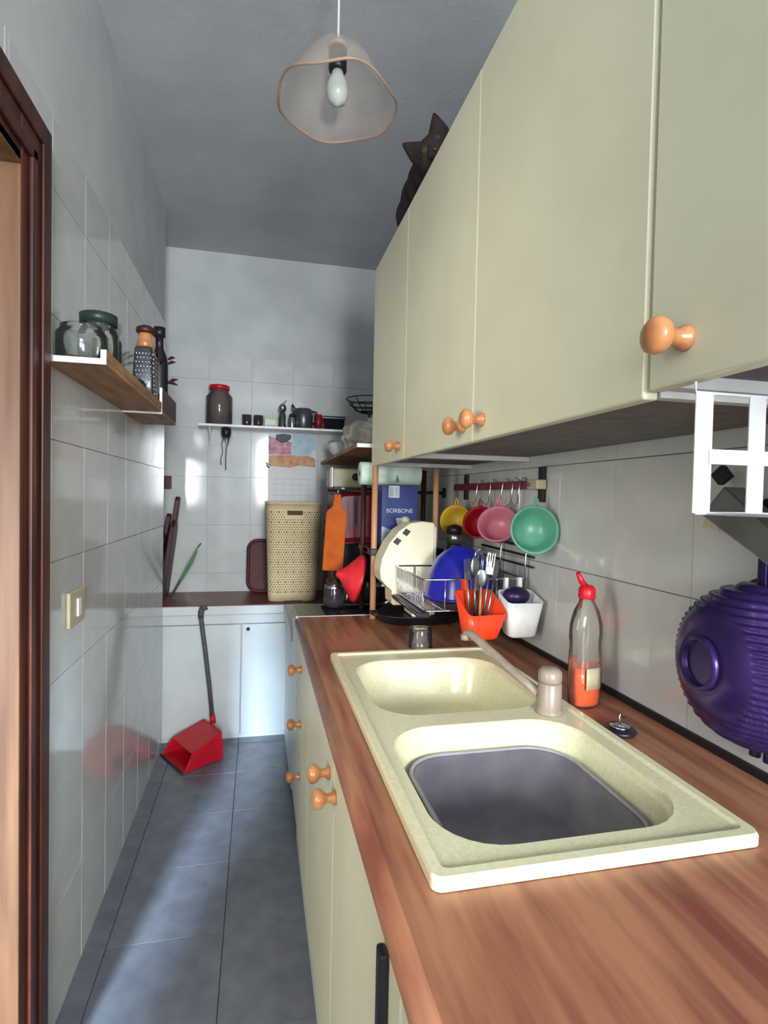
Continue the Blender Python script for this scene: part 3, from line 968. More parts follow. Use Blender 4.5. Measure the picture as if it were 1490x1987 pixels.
MB().tube([(0, 0, .133), (.012, 0, .14), (.020, 0, .152)], .003, 6).build('crank', 'chrome', t)
t = thing('shaker', 'small chrome shaker beside the pepper mill on the back shelf', 'shaker', None, (.176, 3.045, bz))
MB().lathe([(.017, 0), (.018, .004), (.017, .055), (.014, .060)], n=18).build('body', 'chrome', t)
MB().lathe([(.0165, .060), (.0165, .070), (.010, .078), (.002, .079)], n=18).build('top', 'black', t)
t = thing('jug', 'dark grey jug with slanted spout in the middle of the back shelf', 'jug', None, (.238, 3.075, bz))
MB().lathe([(.048, 0), (.052, .006), (.054, .07), (.046, .105), (.040, .112), (.036, .110), (.04, .10), (.002, .095)], n=24).build('body', 'pot_grey', t)
MB().loft([[(-.050, -.012, .07), (-.050, .012, .07), (-.040, .014, .108), (-.040, -.014, .108)], [(-.066, -.007, .128), (-.066, .007, .128), (-.058, .008, .136), (-.058, -.008, .136)]]).build('spout', 'pot_grey', t)
MB().tube([(.044, 0, .10), (.072, 0, .095), (.076, 0, .05), (.052, 0, .03)], .006, 8).build('handle', 'black', t)
t = thing('tin', 'small red tin next to the dark jug on the back shelf', 'tin', None, (.323, 3.10, bz))
MB().lathe([(.022, 0), (.022, .076), (.020, .078)], n=18).build('body', 'deep_red', t)
MB().lathe([(.023, .078), (.023, .088), (.002, .089)], n=18).build('lid', 'red', t)
t = thing('loaf_tin', 'dark grey rectangular loaf tin on the back shelf near the corner', 'tin', None, (.405, 3.065, bz))
lp = [rrect(-.058 - a, .058 + a, -.04 - a, .04 + a, .008, z, 3) for a, z in ((-.006, .001), (0, .068), (.004, .070), (.004, .073), (-.001, .073), (-.008, .006))]
MB().loft(lp, True, True).build('body', 'black', t)
MB().box(-.066, .066, -.046, -.044, .060, .066).build('rim', 'pot_grey', t)

# things hanging under the back shelf
t = thing('cord_clip', 'black round clip with two dangling cords under the back shelf', 'hanger', None, (-.165, 3.02, BZ - .0125))
MB().lathe([(.008, -.001), (.024, -.006), (.026, -.03), (.022, -.052), (.008, -.056)], n=16).build('clip', 'black', t)
MB().tube([(-.012, 0, -.05), (-.022, 0, -.09), (-.016, 0, -.13), (-.026, 0, -.17), (-.024, 0, -.20)], .0022, 6).build('cord', 'black', t)
MB().tube([(.014, 0, -.05), (.010, 0, -.085), (.002, 0, -.11), (-.001, 0, -.16), (.0, 0, -.225)], .0026, 6).build('cord', 'black', t)
MB().tube([(-.012, 0, -.05), (.0, 0, -.09), (.004, 0, -.105), (.012, 0, -.085), (.016, 0, -.05)], .0018, 6).build('loop', 'black', t)
t = thing('ladle', 'small black ladle hanging under the right end of the back shelf', 'ladle', None, (.47, 3.03, BZ - .0125))
MB().tube([(0, 0, 0), (0, 0, -.012)], .002, 6).build('hook', 'black', t)
MB().lathe([(.004, -.022), (.022, -.016), (.030, 0), (.029, .002), (.020, -.012), (.004, -.017)], (0, 0, -.034), (0, 1, .3), n=18).build('bowl', 'black', t)
MB().tube([(.0, .0, -.066), (.02, 0, -.078), (.045, 0, -.074), (.05, 0, -.06)], .002, 6).build('wire', 'black', t)

# corner shelf over the hob
CZ = 1.378
t = thing('corner_shelf', 'white deep shelf on the right wall above the hob corner', 'shelf', None, (XR - .0045, 2.55, CZ))
MB().box(-.415, 0, -.58, .594, 0, .014).build('board', 'shelf_wood', t)
MB().box(-.415, 0, -.583, -.5803, 0, .014).build('cut_end', 'white_plastic', t)
for y in (.35,):
    MB().prism([(-.25, -.001), (-.001, -.001), (-.001, -.16), (-.02, -.16)], 1, y - .006, y + .006).build('bracket', 'white_metal', t)
# plastic bag and fruit basket on the corner shelf
t = thing('bread_bag', 'crumpled white and brown bag on the corner shelf', 'bag', None, (.50, 2.55, CZ + .0145))
bm = bmesh.new()
bmesh.ops.create_icosphere(bm, subdivisions=4, radius=1)
for v in bm.verts:
    n = v.co.copy()
    k = 1 + .10 * math.sin(7 * n.x + 3 * n.y) + .07 * math.sin(11 * n.z + 5 * n.x) + .05 * math.sin(17 * n.y)
    v.co = Vector((n.x * .12 * k, n.y * .14 * k, max(n.z * .085 * k + .075, .001)))
me = bpy.data.meshes.new('bag'); bm.to_mesh(me); bm.free()
me.polygons.foreach_set('use_smooth', [True] * len(me.polygons))
me.materials.append(MATS['bag_white'])
bo = bpy.data.objects.new('bag', me); COL.objects.link(bo); bo.parent = t
MB().lathe([(.012, .14), (.02, .15), (.03, .175)], (.02, 0, 0), n=12).build('knot', 'bag_white', t)
t = thing('fruit_basket', 'black wire fruit basket above the corner shelf', 'basket', None, (.58, 2.94, CZ + .0145))
def ring(r, z, w): return MB().tube([(r * math.cos(a), r * math.sin(a), z) for a in [k * math.pi / 14 for k in range(28)]], w, 6, closed=True)
for r, z in ((.125, .33), (.105, .30), (.08, .275), (.05, .262)):
    ring(r, z, .0032).build('ring', 'black', t)
for k in range(8):
    a = k * math.pi / 4
    MB().tube([(r * math.cos(a), r * math.sin(a), z) for r, z in ((.125, .33), (.105, .30), (.08, .275), (.05, .262), (.012, .258))], .0026, 6).build('rib', 'black', t)
MB().tube([(0, 0, .258), (0, 0, .01)], .006, 8).build('stem', 'black', t)
MB().lathe([(.07, .0005), (.07, .006), (.012, .012)], n=24).build('foot', 'black', t)
t = thing('bowl', 'shiny white bowl beside the bag on the corner shelf', 'bowl', None, (.43, 2.86, CZ + .0145))
MB().lathe([(.035, .0), (.04, .004), (.07, .04), (.082, .085), (.079, .085), (.066, .042), (.035, .008), (.002, .007)], n=28).build('shell', 'white_plastic', t)
MB().lathe([(.0835, .082), (.0845, .085), (.0835, .088), (.078, .086)], n=28, cap0=False, cap1=False).build('rim', 'chrome', t)

# ------------------------------------------------------------------ hob corner
t = thing('coffee_machine', 'tall black coffee machine with cream top in the hob corner', 'coffee machine', None, (.44, 2.60, lz))
MB().box(-.10, .13, -.12, .14, .0, .545).build('body', 'black', t, bevel=.012)
MB().box(-.115, .05, -.135, .10, .575, .66).build('head', 'ivory', t, bevel=.008)
MB().box(-.118, -.113, -.13, -.06, .575, .665).build('side_panel', 'chrome', t, bevel=.001)
MB().lathe([(.016, 0), (.016, .012), (.012, .014)], (-.012, -.135, .622), (0, -1, 0), 18).build('dial', 'black', t)
MB().box(-.10, .09, -.122, .12, .545, .575).build('neck', 'dark_wood', t)
MB().lathe([(.008, 0), (.008, .010)], (-.068, -.136, .566), (0, -1, 0), 12).build('lamp_button', 'white_plastic', t)
t = thing('steel_canister', 'tall slim steel canister between the beige bin and black coffee machine', 'canister', None, (.362, 2.79, lz))
MB().lathe([(.030, 0), (.030, .40), (.034, .402), (.034, .41), (.022, .41), (.022, .455), (.026, .457), (.020, .464), (.002, .466)], n=20).build('column', 'steel', t)
MB().lathe([(.0345, .0), (.0345, .36), (.0305, .362)], n=20).build('sleeve', 'dark_wood', t)
# carafe on the hob
t = thing('carafe', 'glass coffee carafe with chrome strap at the back of the hob', 'carafe', None, (.292, 2.115, .7735))
MB().lathe([(.030, 0), (.036, .006), (.041, .03), (.036, .07), (.030, .088), (.030, .10), (.027, .10), (.027, .088), (.033, .07), (.038, .03), (.03, .009), (.002, .008)], n=24).build('body', 'dark_glass', t)
MB().lathe([(.036, .074), (.036, .084), (.0335, .086)], n=24, cap0=False, cap1=False).build('strap', 'chrome', t)
MB().tube([(.034, -.006, .088), (.052, -.01, .084), (.050, -.01, .03), (.042, -.008, .02)], .0045, 8).build('handle', 'chrome', t)
MB().lathe([(.030, .10), (.031, .106), (.012, .112), (.002, .113)], n=20).build('lid', 'black', t)
MB().lathe([(.034, .012), (.037, .016), (.039, .03), (.034, .045)], n=24, cap0=False, cap1=False).build('coffee', 'box_silver', t)

# rail fixed to the right wall with hanging boards and funnel
t = thing('hanging_rail', 'dark rail reaching from the right wall over the hob', 'rail', None, (XR - .0045, 2.20, 1.222))
MB().tube([(-.49, 0, 0), (-.002, 0, 0)], .006, 8).build('bar', 'black', t)
MB().lathe([(.022, 0), (.022, .006), (.008, .01)], (0, 0, 0), (-1, 0, 0), 16).build('flange', 'black', t)
t = thing('cutting_board', 'orange plastic cutting board hanging over the hob', 'cutting board', None, (.310, 2.185, 1.228), (0, math.radians(3), 0))
MB().prism([(-.040, -.325), (.034, -.325), (.042, -.318), (.042, -.115), (.040, -.085), (.018, -.070), (.015, -.020), (-.013, -.020), (-.016, -.070), (-.034, -.085), (-.040, -.095)], 1, -.006, .006).build('board', 'orange_board', t, bevel=.003)
MB().tube([(0, 0, -.030), (0, -.010, -.02), (0, -.010, .008), (0, .013, .012), (0, .026, .004), (0, .024, -.006)], .0022, 6).build('hook', 'chrome', t)
t = thing('serving_tray', 'burgundy plastic tray with ribbed rim hanging over the hob', 'tray', None, (.390, 2.235, 1.214), (0, math.radians(-3), 0))
lp = []
for a, y in ((0, 0), (.0, -.004), (.014, .014), (.016, .018)):
    lp.append([(p.x, y, p.y) for p in rrect(-.078 + a, .088 - a, -.20 + a, .005 - a, .022, 0, 5)])
MB().loft([lp[1], lp[0], lp[2], lp[3]], False, True).build('dish', 'burgundy', t, solid=.003)
MB().tube([(p.x, -.004, p.y) for p in rrect(-.080, .090, -.202, .007, .024, 0, 5)], .0045, 6, closed=True).build('rim', 'burgundy', t)
for x in (-.028, .008, .042):
    MB().box(x - .002, x + .002, .008, .014, -.16, -.03).build('rib', 'burgundy', t)
MB().box(-.005, .005, -.006, -.001, -.13, -.02).build('slot', 'black', t)
t = thing('funnel', 'red plastic funnel hanging sideways below the burgundy tray', 'funnel', None, (.344, 1.990, .905))
FA = (.95, .0, -.22)
MB().lathe([(.010, -.064), (.016, -.05), (.030, -.036), (.086, .010), (.090, .018), (.086, .018), (.028, -.030), (.008, -.05)], (0, 0, 0), FA, n=36, cap0=False, cap1=False).build('cone', 'red_cone', t)
MB().lathe([(.089, .014), (.091, .017), (.090, .022), (.085, .020)], (0, 0, 0), FA, n=36, cap0=False, cap1=False).build('rim', 'deep_red', t)
MB().tube([(.030, .0, .080), (.024, .0, .105), (.024, 0, .114), (.042, 0, .1145)], .002, 6).build('hanging_loop', 'burgundy', t)

# wooden-post rack at the end of the worktop
t = thing('post_rack', 'rack of pale wooden posts and black tiers at the worktop end', 'rack', None, (.51, 1.965, .78))
for x, y, zb in ((-.118, -.105, .0008), (.118, -.055, .0008), (-.118, .10, -.0063), (.118, .10, -.0063)):
    MB().cyl((x, y, zb), (x, y, .5255), .0105, n=12).build('post', 'post_wood' if y < 0 else 'dark_wood', t)  # rear posts: darker wood colour stands in for shade
for z in (.222, .10):
    MB().box(-.132, .132, -.06, .115, z, z + .018).build('tier', 'black', t, bevel=.002)
for x in (-.118, .118):
    MB().box(x - .014, x + .014, -.120, .02, .219, .243).build('tier_clip', 'black', t, bevel=.003)
t = thing('coffee_box', 'blue coffee box with white lettering on the wooden-post rack', 'box', None, (.505, 1.985, 1.0208))
MB().box(-.070, .064, -.045, .06, 0, .222).build('carton', 'box_blue', t, bevel=.0015)
MB().prism([(-.0695, .001), (-.02, .001), (-.028, .06), (-.0695, .075)], 1, -.0462, -.0452).build('silver_corner', 'box_silver', t)
MB().prism([(-.018, .105), (.010, .105), (.004, .080), (-.012, .080)], 1, -.0462, -.0452).build('cup_emblem', 'box_silver', t)
MB().box(-.046, -.006, -.0462, -.0452, .178, .221).build('label', 'paper', t)
for x in (-.043, -.024):
    MB().box(x, x + .015, -.0468, -.0463, .182, .216).build('label_panel', 'box_silver', t)
fc = bpy.data.curves.new('lettering', 'FONT')
fc.body = 'BORBONE'
fc.size = .0215
fc.extrude = .0003
fc.align_x = 'CENTER'
fo = bpy.data.objects.new('lettering_src', fc)
COL.objects.link(fo)
bpy.context.view_layer.update()
me = bpy.data.meshes.new_from_object(fo.evaluated_get(bpy.context.evaluated_depsgraph_get()))
bpy.data.objects.remove(fo)
me.materials.clear()
me.materials.append(MATS['paper'])
lo = bpy.data.objects.new('lettering', me)
COL.objects.link(lo)
lo.parent = t
lo.location = (-.004, -.0456, .124)
lo.rotation_euler = (math.pi / 2, 0, 0)
t = thing('paper_roll', 'white kitchen paper roll with green print lying on the blue box', 'paper roll', None, (.485, 1.985, 1.2432))
MB().lathe([(.012, -.125), (.040, -.125), (.0415, -.123), (.0415, .098), (.040, .10), (.012, .10)], (0, .0, .0418), (1, 0, 0), 28).build('roll', 'paper_roll', t)
MB().lathe([(.011, -.1255), (.012, -.12), (.012, .1005)], (0, 0, .0418), (1, 0, 0), 14).build('core', 'dark_wood', t)
MB().prism([(.0, .012), (.012, .012), (.006, .040)], 1, -.0418, -.0408).build('print', 'green_print', t)

# cream capsule machine, side on
t = thing('capsule_machine', 'cream capsule coffee machine with two black slots behind the dish rack', 'coffee machine', None, (.47, 1.786, .8075))
side = [(.028, .002), (.090, .002), (.096, .008), (.100, .305), (.095, .312), (.055, .316), (.018, .310), (-.020, .285), (-.052, .245), (-.076, .195), (-.083, .155), (-.078, .125), (-.060, .105), (-.042, .090), (-.040, .045), (-.034, .042), (.026, .042)]
MB().prism(side, 1, -.052, .052, smooth=False).build('body', 'cream', t, bevel=.010, seg=3)
MB().box(.078, .108, -.048, .05, .005, .300).build('water_tank', 'white_plastic', t, bevel=.005)
for c in (-.026, .004):
    zc = .266 + (c + .011) * .98
    MB().prism([(c - .016, zc - .004), (c - .003, zc + .012), (c + .013, zc + .002), (c, zc - .014)], 1, -.0535, -.0515).build('slot', 'black', t, bevel=.001)
MB().tube([(-.060, -.02, .105), (-.070, -.02, .100)], .006, 8).build('spout', 'chrome', t)
MB().tube([(-.045, -.03, .055), (-.060, -.032, .045)], .005, 8).build('tray_hook', 'chrome', t)
MB().lathe([(.012, 0), (.016, .008), (.010, .018), (.002, .02)], (.012, 0, .310), (0, 0, 1), 14).build('lever', 'ivory', t)

# oval black pan under machine
t = thing('oven_pan', 'black oval pan under the cream coffee machine', 'pan', None, (.545, 1.808, .7808))
def ov(a, b, z): return [(a * math.copysign(abs(math.cos(q)) ** .75, math.cos(q)), b * math.copysign(abs(math.sin(q)) ** .75, math.sin(q)), z) for q in [k * 2 * math.pi / 40 for k in range(40)]]
MB().loft([ov(.128, .072, 0), ov(.140, .083, .006), ov(.148, .090, .026), ov(.152, .094, .028), ov(.152, .094, .032), ov(.146, .088, .032), ov(.140, .082, .026), ov(.10, .05, .0255)], True, True).build('pan', 'black', t)
for s in (-1, 1):
    MB().tube([(.147 * s, -.03, .029), (.168 * s, -.024, .031), (.168 * s, .024, .031), (.147 * s, .03, .029)], .004, 8).build('handle', 'black', t)

# dark flask behind the blue bowl
t = thing('flask', 'black flask with chrome band behind the blue bowl', 'flask', None, (.662, 1.800, .8135))
MB().lathe([(.030, .0), (.032, .004), (.032, .20), (.024, .225), (.024, .232)], n=20).build('body', 'black', t)
MB().lathe([(.026, .232), (.026, .262), (.022, .266)], n=20).build('band', 'steel', t)
MB().lathe([(.027, .266), (.027, .29), (.006, .298)], n=20).build('cap', 'black', t)

# wall-hung wire dish rack
RX0, RX1, RY0, RY1, RZ0, RZ1 = .438, .735, 1.42, 1.722, .893, .980
t = thing('dish_rack', 'chrome wire dish rack hung on the tiled wall behind the sink', 'dish rack', None, (XR - .0045, 1.58, .9))
L = t.location
def rp(x, y, z): return (x - L.x, y - L.y, z - L.z)
def wire(nm, pts, r, m='chrome'): return MB().tube([rp(*p) for p in pts], r, 6).build(nm, m, t)
MB().tube([rp(p.x, p.y, RZ1) for p in rrect(RX0, RX1, RY0, RY1, .015, 0, 4)], .0030, 6, closed=True).build('top_rail', 'chrome', t)
MB().tube([rp(p.x, p.y, RZ0) for p in rrect(RX0 + .008, RX1 - .006, RY0 + .008, RY1 - .008, .015, 0, 4)], .0028, 6, closed=True).build('bottom_rail', 'chrome', t)
n = 17
for k in range(n):
    y = RY0 + .012 + (RY1 - RY0 - .024) * k / (n - 1)
    wire('wire', [(RX0, y, RZ1), (RX0 + .004, y, RZ0 + .006), (RX0 + .012, y, RZ0), (RX1 - .012, y, RZ0), (RX1, y, RZ1)], .0013)
for x in (.50, .575, .65):
    wire('wire', [(x, RY0, RZ1), (x, RY0 + .004, RZ0 + .004), (x, RY0 + .012, RZ0), (x, RY1 - .012, RZ0), (x, RY1, RZ1)], .0022)
for x, z1 in ((.752, 1.066), (.753, 1.040)):
    wire('back_bar', [(x, RY0 - .01, z1), (x, RY1 + .05, z1 + .004)], .0040, 'black')
wire('back_bar', [(.752, RY0 - .01, 1.012), (.752, RY1 + .03, 1.012)], .0035, 'black')
for y in (1.435, 1.60):
    wire('upright', [(.738, y, RZ1 - .08), (.744, y, 1.07), (.757, y, 1.078)], .0028)
MB().box(*[v for ab in (((RX0 - .012) - L.x, (RX0 + .022) - L.x), (RY0 + .004 - L.y, RY1 - L.y), (RZ0 - .018 - L.z, RZ0 - .004 - L.z)) for v in ab]).build('drip_tray', 'black', t, bevel=.004)
wire('tray_edge', [(RX0 - .014, RY0 + .004, RZ0 - .008), (RX0 - .014, RY1, RZ0 - .008)], .0018)
for y in (RY0 + .03, RY1 - .03):
    wire('tray_hook', [(RX0 + .012, y, RZ0), (RX0 + .008, y, RZ0 - .010)], .0018)
t = thing('mixing_bowl', 'glossy blue bowl upside down in the dish rack', 'bowl', None, (.610, 1.60, RZ0 + .0035))
BB = t
MB().lathe([(.098, 0), (.100, .004), (.098, .010), (.094, .040), (.084, .082), (.066, .115), (.044, .136), (.030, .141), (.028, .147), (.024, .147), (.022, .141), (.002, .140)], n=40, cap0=False).build('shell', 'blue', t, solid=.002)
MB().lathe([(.098, .0), (.104, .003), (.104, .008), (.098, .010)], n=40, cap0=False, cap1=False).build('rim', 'blue', t)
BB.scale = (1.08, 1.08, 1.06)


# holders hung on the rack's front rail
def holder(label, x, y, z, m, w0, w1, d0, d1, h, rot=0.0, dip=.018):
    t = thing('cutlery_holder', label, 'holder', None, (x, y, z), (0, 0, rot))
    lp = []
    for ins, w, d, zz in ((0, w0 - .006, d0 - .006, 0), (0, w0, d0, .006), (0, w1, d1, h)):
        lp.append(rrect(-w, w, -d, d, .014, zz, 5))
    top = [Vector((p.x, p.y, h - dip * max(0, min(1, (.5 - p.y / d1 * .5)))) ) for p in lp[-1]]
    lp[-1] = top
    inn = [Vector((p.x * .93, p.y * .90, p.z)) for p in top]
    bot = rrect(-w0 * .9, w0 * .9, -d0 * .88, d0 * .88, .01, .008, 5)
    MB().loft(lp + [inn, bot], True, True).build('cup', m, t, bevel=0)
    return t


t = holder('orange plastic cutlery holder full of forks and spoons on the dish rack', .578, 1.362, .832, 'orange', .042, .058, .030, .046, .122, .12, .052)
for x in (-.022, .022):
    MB().box(x - .005, x + .005, .045, .060, .104, .1505).box(x - .005, x + .005, .057, .060, .130, .1505).build('hook', 'orange', t)
t2 = holder('white plastic holder with a black brush on the dish rack front', .692, 1.364, .834, 'white_plastic', .038, .051, .030, .046, .118, -.05, .022)
for x in (-.020, .020):
    MB().box(x - .005, x + .005, .045, .060, .104, .1505).box(x - .005, x + .005, .057, .060, .130, .1505).build('hook', 'white_plastic', t2)


def cutlery(kind, label, x, y, lean, turn, h, m):
    t = thing(kind, label, kind, None, (x, y, .853), (lean[0], lean[1], turn))
    MB().tube([(0, 0, 0), (0, 0, h * .4), (0, .001, h * .72)], .003, 8, rad=[.0045, .0035, .0025]).build('handle', m, t)
    if kind == 'spoon':
        MB().sphere((0, .001, h * .86), .5, .030, .007, h * .29, n=14, m=8).build('bowl', 'steel', t)
    else:
        mb = MB().box(-.0105, .0105, -.001, .001, h * .72, h * .82)
        mb.build('head', 'steel', t, bevel=.0008)
        for k in range(4):
            xx = -.0092 + k * .0061
            MB().box(xx - .0012, xx + .0012, -.001, .001, h * .82, h).build('tine', 'steel', t)
    return t


spec = [('fork', 'steel fork at the left of the orange holder', .553, 1.372, (.02, -.09), .3, .190, 'steel'),
        ('spoon', 'steel spoon standing in the middle of the orange holder', .568, 1.376, (-.04, .02), .2, .195, 'steel'),
        ('spoon', 'wooden-handled spoon at the front of the orange holder', .574, 1.358, (.05, .02), -.4, .165, 'knob_wood'),
        ('fork', 'steel fork tilted right in the orange holder', .586, 1.372, (-.02, .12), -.2, .205, 'steel'),
        ('spoon', 'steel spoon tilted far right in the orange holder', .594, 1.366, (.02, .22), .5, .190, 'steel'),
        ('fork', 'short dark fork at the left front of the orange holder', .560, 1.356, (.05, -.03), .8, .150, 'black')]
for s in spec:
    cutlery(*s)
t = thing('whisk', 'wire whisk rising above the orange holder', 'whisk', None, (.582, 1.382, .853), (-.10, .08, 0))
MB().tube([(0, 0, 0), (0, 0, .11)], .006, 8).build('handle', 'steel', t)
for k in range(5):
    a = k * math.pi / 5
    pts = []
    for j in range(13):
        q = math.pi * j / 12
        r = .026 * math.sin(q) ** .8 if 0 < j < 12 else 0.002
        sgn = 1
        pts.append((math.cos(a) * .026 * math.cos(q * 2 - math.pi / 2) * math.sin(q), math.sin(a) * .026 * math.cos(q * 2 - math.pi / 2) * math.sin(q), .11 + .10 * math.sin(q) ** 1.0))
    pts = [(math.cos(a) * w, math.sin(a) * w, z) for w, z in ((.003, .108), (.016, .14), (.024, .175), (.020, .205), (0, .218), (-.020, .205), (-.024, .175), (-.016, .14), (-.003, .108))]
    MB().tube(pts, .0012, 6).build('wire', 'chrome', t)
t = thing('dish_brush', 'black dish brush lying in the white holder', 'brush', None, (.680, 1.366, .853), (.0, .0, 0))
MB().tube([(-.01, 0, 0), (-.006, 0, .06)], .006, 8).build('handle', 'black', t)
MB().sphere((.006, .008, .088), .033, 1.15, .95, .75, n=16, m=10).build('head', 'purple_dark', t)
t = thing('drinking_glass', 'small clear glass upside down on the worktop behind the sink', 'glass', None, (.450, 1.478, .7808))
MB().lathe([(.034, 0), (.032, .05), (.030, .056), (.002, .056), (.002, .050), (.0285, .049), (.032, .0)], n=24, cap0=False, cap1=False).build('body', 'glass', t)
MB().lathe([(.034, 0), (.0352, .0015), (.034, .003), (.032, .0015)], n=24, cap0=False, cap1=False).build('rim', 'chrome', t)

# ------------------------------------------------------------------ hook rail with colanders on the right wall
t = thing('hook_rail', 'dark hook rail with upright brackets on the right wall', 'rail', None, (XR - .0045, 1.70, 1.243))
MB().box(-.020, -.010, -.315, .335, -.012, .012).build('bar', 'burgundy', t, bevel=.002)
for y, h in ((-.322, .048), (.24, .046)):
    MB().box(-.010, 0, y - .014, y + .014, -h, h).build('bracket', 'black', t, bevel=.001)
MB().box(-.034, -.004, -.345, -.290, -.013, .013).build('end_cap', 'ivory', t, bevel=.003)
MB().lathe([(.006, 0), (.006, .003)], (-.034, -.305, 0), (-1, 0, 0), 10).build('screw', 'steel', t)
for y in (-.235, -.19, -.12, -.03, .08):
    pts = [(-.006, y, .016), (-.016, y, .022), (-.026, y, .012), (-.030, y, -.02), (-.032, y, -.05), (-.042, y, -.062), (-.050, y, -.052)]
    MB().tube(pts, .0018, 6).build('s_hook', 'chrome', t)


def cup(name, label, cat, y, z, r, depth, m, axis, x=.70, band=None):
    t = thing(name, label, cat, 'coloured cups hanging from the hook rail', (x, y, z))
    pr = [(r * .50, -depth), (r * .62, -depth + .003), (r * .80, -depth * .6), (r * .93, -depth * .2), (r, -.002), (r + .003, .001), (r, .003), (r * .92, -.002), (r * .78, -depth * .6), (r * .58, -depth + .008), (.002, -depth + .007)]
    MB().lathe(pr, (0, 0, 0), axis, n=36).build('shell', m, t)
    MB().lathe([(r, -.001), (r + .004, .001), (r + .003, .0045), (r - .001, .004)], (0, 0, 0), axis, n=36, cap0=False, cap1=False).build('rim', band or m, t)
    MB().tube([(0, .0, r), (0, .004, r + .012), (.006, .006, r + .026), (.010, .004, r + .016), (.008, 0, r)], .003, 6).build('loop', m, t)
    return t


cup('strainer', 'translucent mint green strainer hanging at the near end of the hook rail', 'strainer', 1.300, 1.124, .060, .062, 'mint', (-.22, -.97, .12), .695)
cup('plastic_cup', 'pink plastic cup hanging second from the near end of the hook rail', 'cup', 1.515, 1.128, .056, .060, 'pink', (-.50, -.72, .48), .690)
cup('plastic_cup', 'deep red plastic cup hanging beside the pink cup', 'cup', 1.655, 1.126, .050, .050, 'deep_red', (-.62, -.70, .30), .690)
cup('plastic_cup', 'yellow plastic cup hanging at the far end of the hook rail', 'cup', 1.845, 1.124, .052, .055, 'yellow', (-.55, -.75, .25), .680)

# ------------------------------------------------------------------ soap bottle, plug
t = thing('soap_bottle', 'clear bottle of orange dish soap with red cap beside the tap', 'bottle', None, (.662, 1.010, .7808), (0, 0, .2))
t.scale = (1.1, 1.1, 1.16)
def el(a, b, z, n=24): return [(a * math.cos(q), b * math.sin(q), z) for q in [k * 2 * math.pi / n for k in range(n)]]
bprof = [(.030, .020, 0), (.034, .023, .006), (.035, .024, .05), (.034, .023, .09), (.033, .022, .11), (.035, .024, .125), (.034, .023, .145), (.026, .019, .168), (.015, .013, .184), (.013, .0125, .190)]
MB().loft([el(*p) for p in bprof], True, True).build('body', 'bottle_plastic', t)
MB().loft([el(a - .0015, b - .0015, z) for a, b, z in ((.031, .021, .0015), (.034, .0235, .007), (.035, .024, .05), (.0345, .0235, .070))], True, True).build('liquid', 'orange_liquid', t)
MB().lathe([(.015, .190), (.016, .192), (.015, .208), (.010, .213)], n=18).build('cap', 'red', t)
MB().tube([(-.004, 0, .211), (-.014, 0, .220), (-.024, 0, .236)], .006, 8, rad=[.006, .006, .004]).build('flip_lid', 'red', t)
MB().loft([[(-.020 + k * .008, -.0262 + .12 * (-.020 + k * .008) ** 2 * 20, z) for k in range(5)] for z in (.035, .072)], False, False, closed=False).build('label', 'ivory', t, solid=.0006)
t = thing('sink_plug', 'black sink plug with chrome ring lying beside the soap bottle', 'plug', None, (.645, .870, .7808))
MB().lathe([(.020, 0), (.026, .002), (.029, .007), (.026, .011), (.012, .013), (.002, .013)], n=24).build('stopper', 'black', t)
MB().lathe([(.018, .0125), (.018, .016), (.010, .017), (.002, .017)], n=24).build('plate', 'chrome', t)
MB().tube([(0, 0, .016), (.001, .003, .032), (.008, .006, .036), (.012, .004, .026)], .0018, 6).build('pull_ring', 'chrome', t)

# ------------------------------------------------------------------ purple colander on the right wall
t = thing('purple_colander', 'purple ribbed colander hanging on the right tiled wall', 'colander', None, (XR - .006, .682, .958))
RC, DC = .124, .105
mb = MB()
nu, nv = 200, 80
axd = Vector((-.98, .14, .03)).normalized()
uu = Vector((0, 0, 1)) - axd * axd.z
uu.normalize()
ww = axd.cross(uu)
loops = []
for i in range(nv + 1):
    f = i / nv
    r = RC * math.cos(f * math.pi / 2 * .86) ** .62
    h = .004 + DC * math.sin(f * math.pi / 2 * .86) / math.sin(math.pi / 2 * .86)
    lp = []
    for j in range(nu):
        a = 2 * math.pi * j / nu
        p = (uu * math.cos(a) + ww * math.sin(a)) * r + axd * h
        if .08 < f < .74:
            k = .0030 * math.sin(p.z * 2 * math.pi / .0098) * min(1, (f - .08) * 12, (.74 - f) * 12)
            p = p + (p - axd * .02).normalized() * k
        lp.append(p)
    loops.append(lp)
mb.loft(loops, False, True)
mb.build('bowl', 'purple', t)
MB().lathe([(RC - .006, -.001), (RC + .007, .0), (RC + .008, .005), (RC + .002, .008)], (0, 0, 0), axd, n=48).build('rim', 'purple_dark', t)
MB().lathe([(.040, DC - .012), (.041, DC + .008), (.038, DC + .013), (.033, DC + .010), (.030, DC - .002), (.002, DC - .003)], (0, 0, 0), axd, n=40).build('foot_ring', 'purple', t)
MB().prism([(-.016, .105), (.016, .105), (.014, .245), (.008, .252), (-.008, .252), (-.014, .245)], 0, -.012, -.001).build('handle', 'purple_dark', t, bevel=.003)
MB().box(-.016, -.012, -.004, .004, .115, .235).build('handle_ridge', 'purple', t, bevel=.001)
for y in (-.018, .006):
    MB().tube([(-.010, y, -.120), (-.012, y, -.142)], .008, 8).build('rest_lug', 'purple_dark', t)

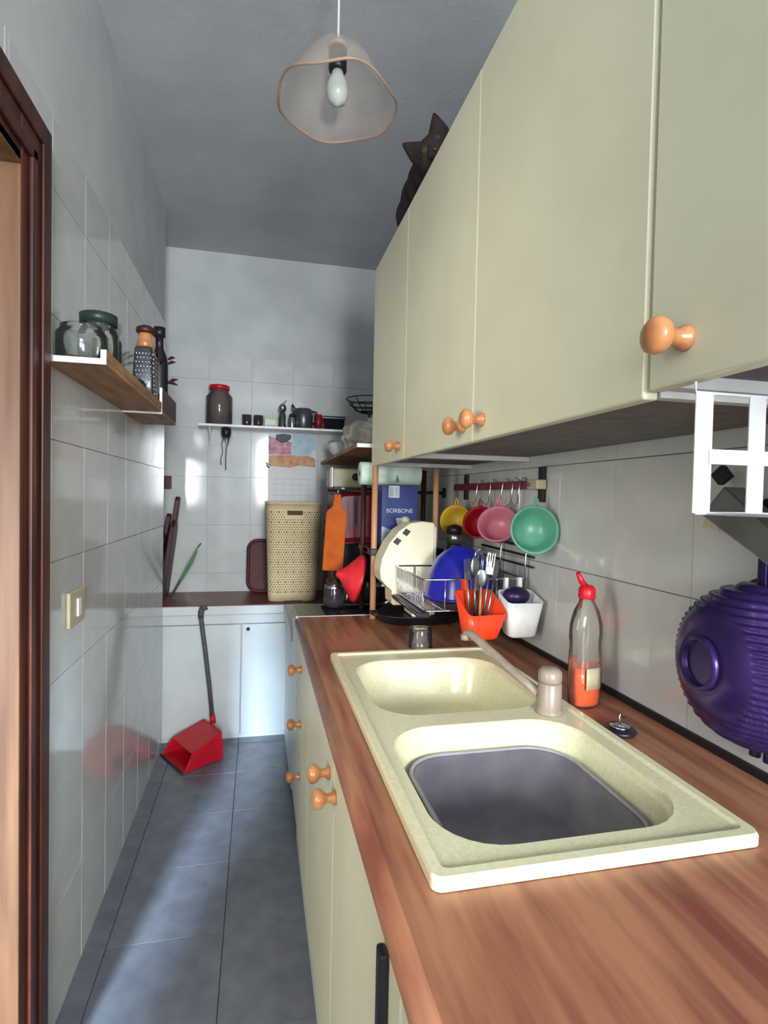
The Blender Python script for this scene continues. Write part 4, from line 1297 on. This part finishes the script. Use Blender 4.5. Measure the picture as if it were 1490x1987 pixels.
# ------------------------------------------------------------------ white hanging frame under the near cabinet, and what hangs by it
t = thing('undershelf_rack', 'white metal rack hanging below the nearest wall cabinet', 'rack', None, (.50, .44, 1.309))
for x in (-.096, -.036, .024, .084, .116):
    MB().box(x - .0095, x + .0095, -.002, .0, -.118, -.006).build('bar', 'white_metal', t, bevel=.0006)
MB().box(-.0905, .118, -.0042, -.0022, -.072, -.058).build('cross_bar', 'white_metal', t, bevel=.0006)
MB().tube([(-.106, -.001, .004), (-.106, -.001, -.006), (.126, -.001, -.006), (.126, -.001, .020)], .0016, 6).build('top_rod', 'white_metal', t)
MB().tube([(-.102, -.001, -.118), (.126, -.001, -.118)], .0016, 6).build('bottom_rod', 'white_metal', t)
for x in (-.09, .118):
    MB().tube([(x, -.001, -.118), (x, -.22, -.118), (x, -.22, .020)], .0016, 6).build('side_rod', 'white_metal', t)
t = thing('scoop', 'grey metal scoop with black handle hanging crookedly on the right wall', 'scoop', None, (.715, .700, 1.190))
t.scale = (.9, .78, .78)
def yz(p, x): return [(x, -a, b) for a, b in p]
MB().loft([yz([(-.070, -.010), (-.015, .048), (.11, -.045), (.085, -.095)], -.022), yz([(-.070, -.010), (-.015, .048), (.11, -.045), (.085, -.095)], .020)], smooth=False).build('body', 'steel', t, bevel=.003)
MB().loft([yz([(-.045, .050), (-.066, .072), (-.040, .092), (-.018, .068)], -.010), yz([(-.045, .050), (-.066, .072), (-.040, .092), (-.018, .068)], .004)], smooth=False).build('handle', 'black', t, bevel=.003)
MB().loft([yz([(-.078, -.012), (-.090, -.036), (-.045, -.040), (-.050, -.022)], -.004), yz([(-.078, -.012), (-.090, -.036), (-.045, -.040), (-.050, -.022)], .016)], smooth=False).build('tab', 'ivory', t, bevel=.002)
t = thing('frying_pan', 'dark frying pan hanging at the right edge behind the white rack', 'pan', None, (.70, .545, 1.235))
MB().lathe([(.055, .052), (.070, .05), (.080, .01), (.084, .008), (.082, .004), (.076, .006), (.066, .044), (.002, .046)], (.045, 0, 0), (-1, 0, 0), n=36).build('pan', 'black', t)
MB().tube([(.030, 0, -.082), (.026, 0, -.16)], .008, 8).build('handle', 'black', t)
t = thing('cabinet_hook', 'black hook over the worktop edge at the near base cabinet', 'hook', None, (BX - .001, .56, .735))
MB().box(-.010, 0, -.010, .010, -.12, -.015).build('strip', 'black', t, bevel=.003)
MB().tube([(-.008, 0, -.115), (-.024, 0, -.120), (-.030, 0, -.105)], .004, 8).build('prong', 'black', t)
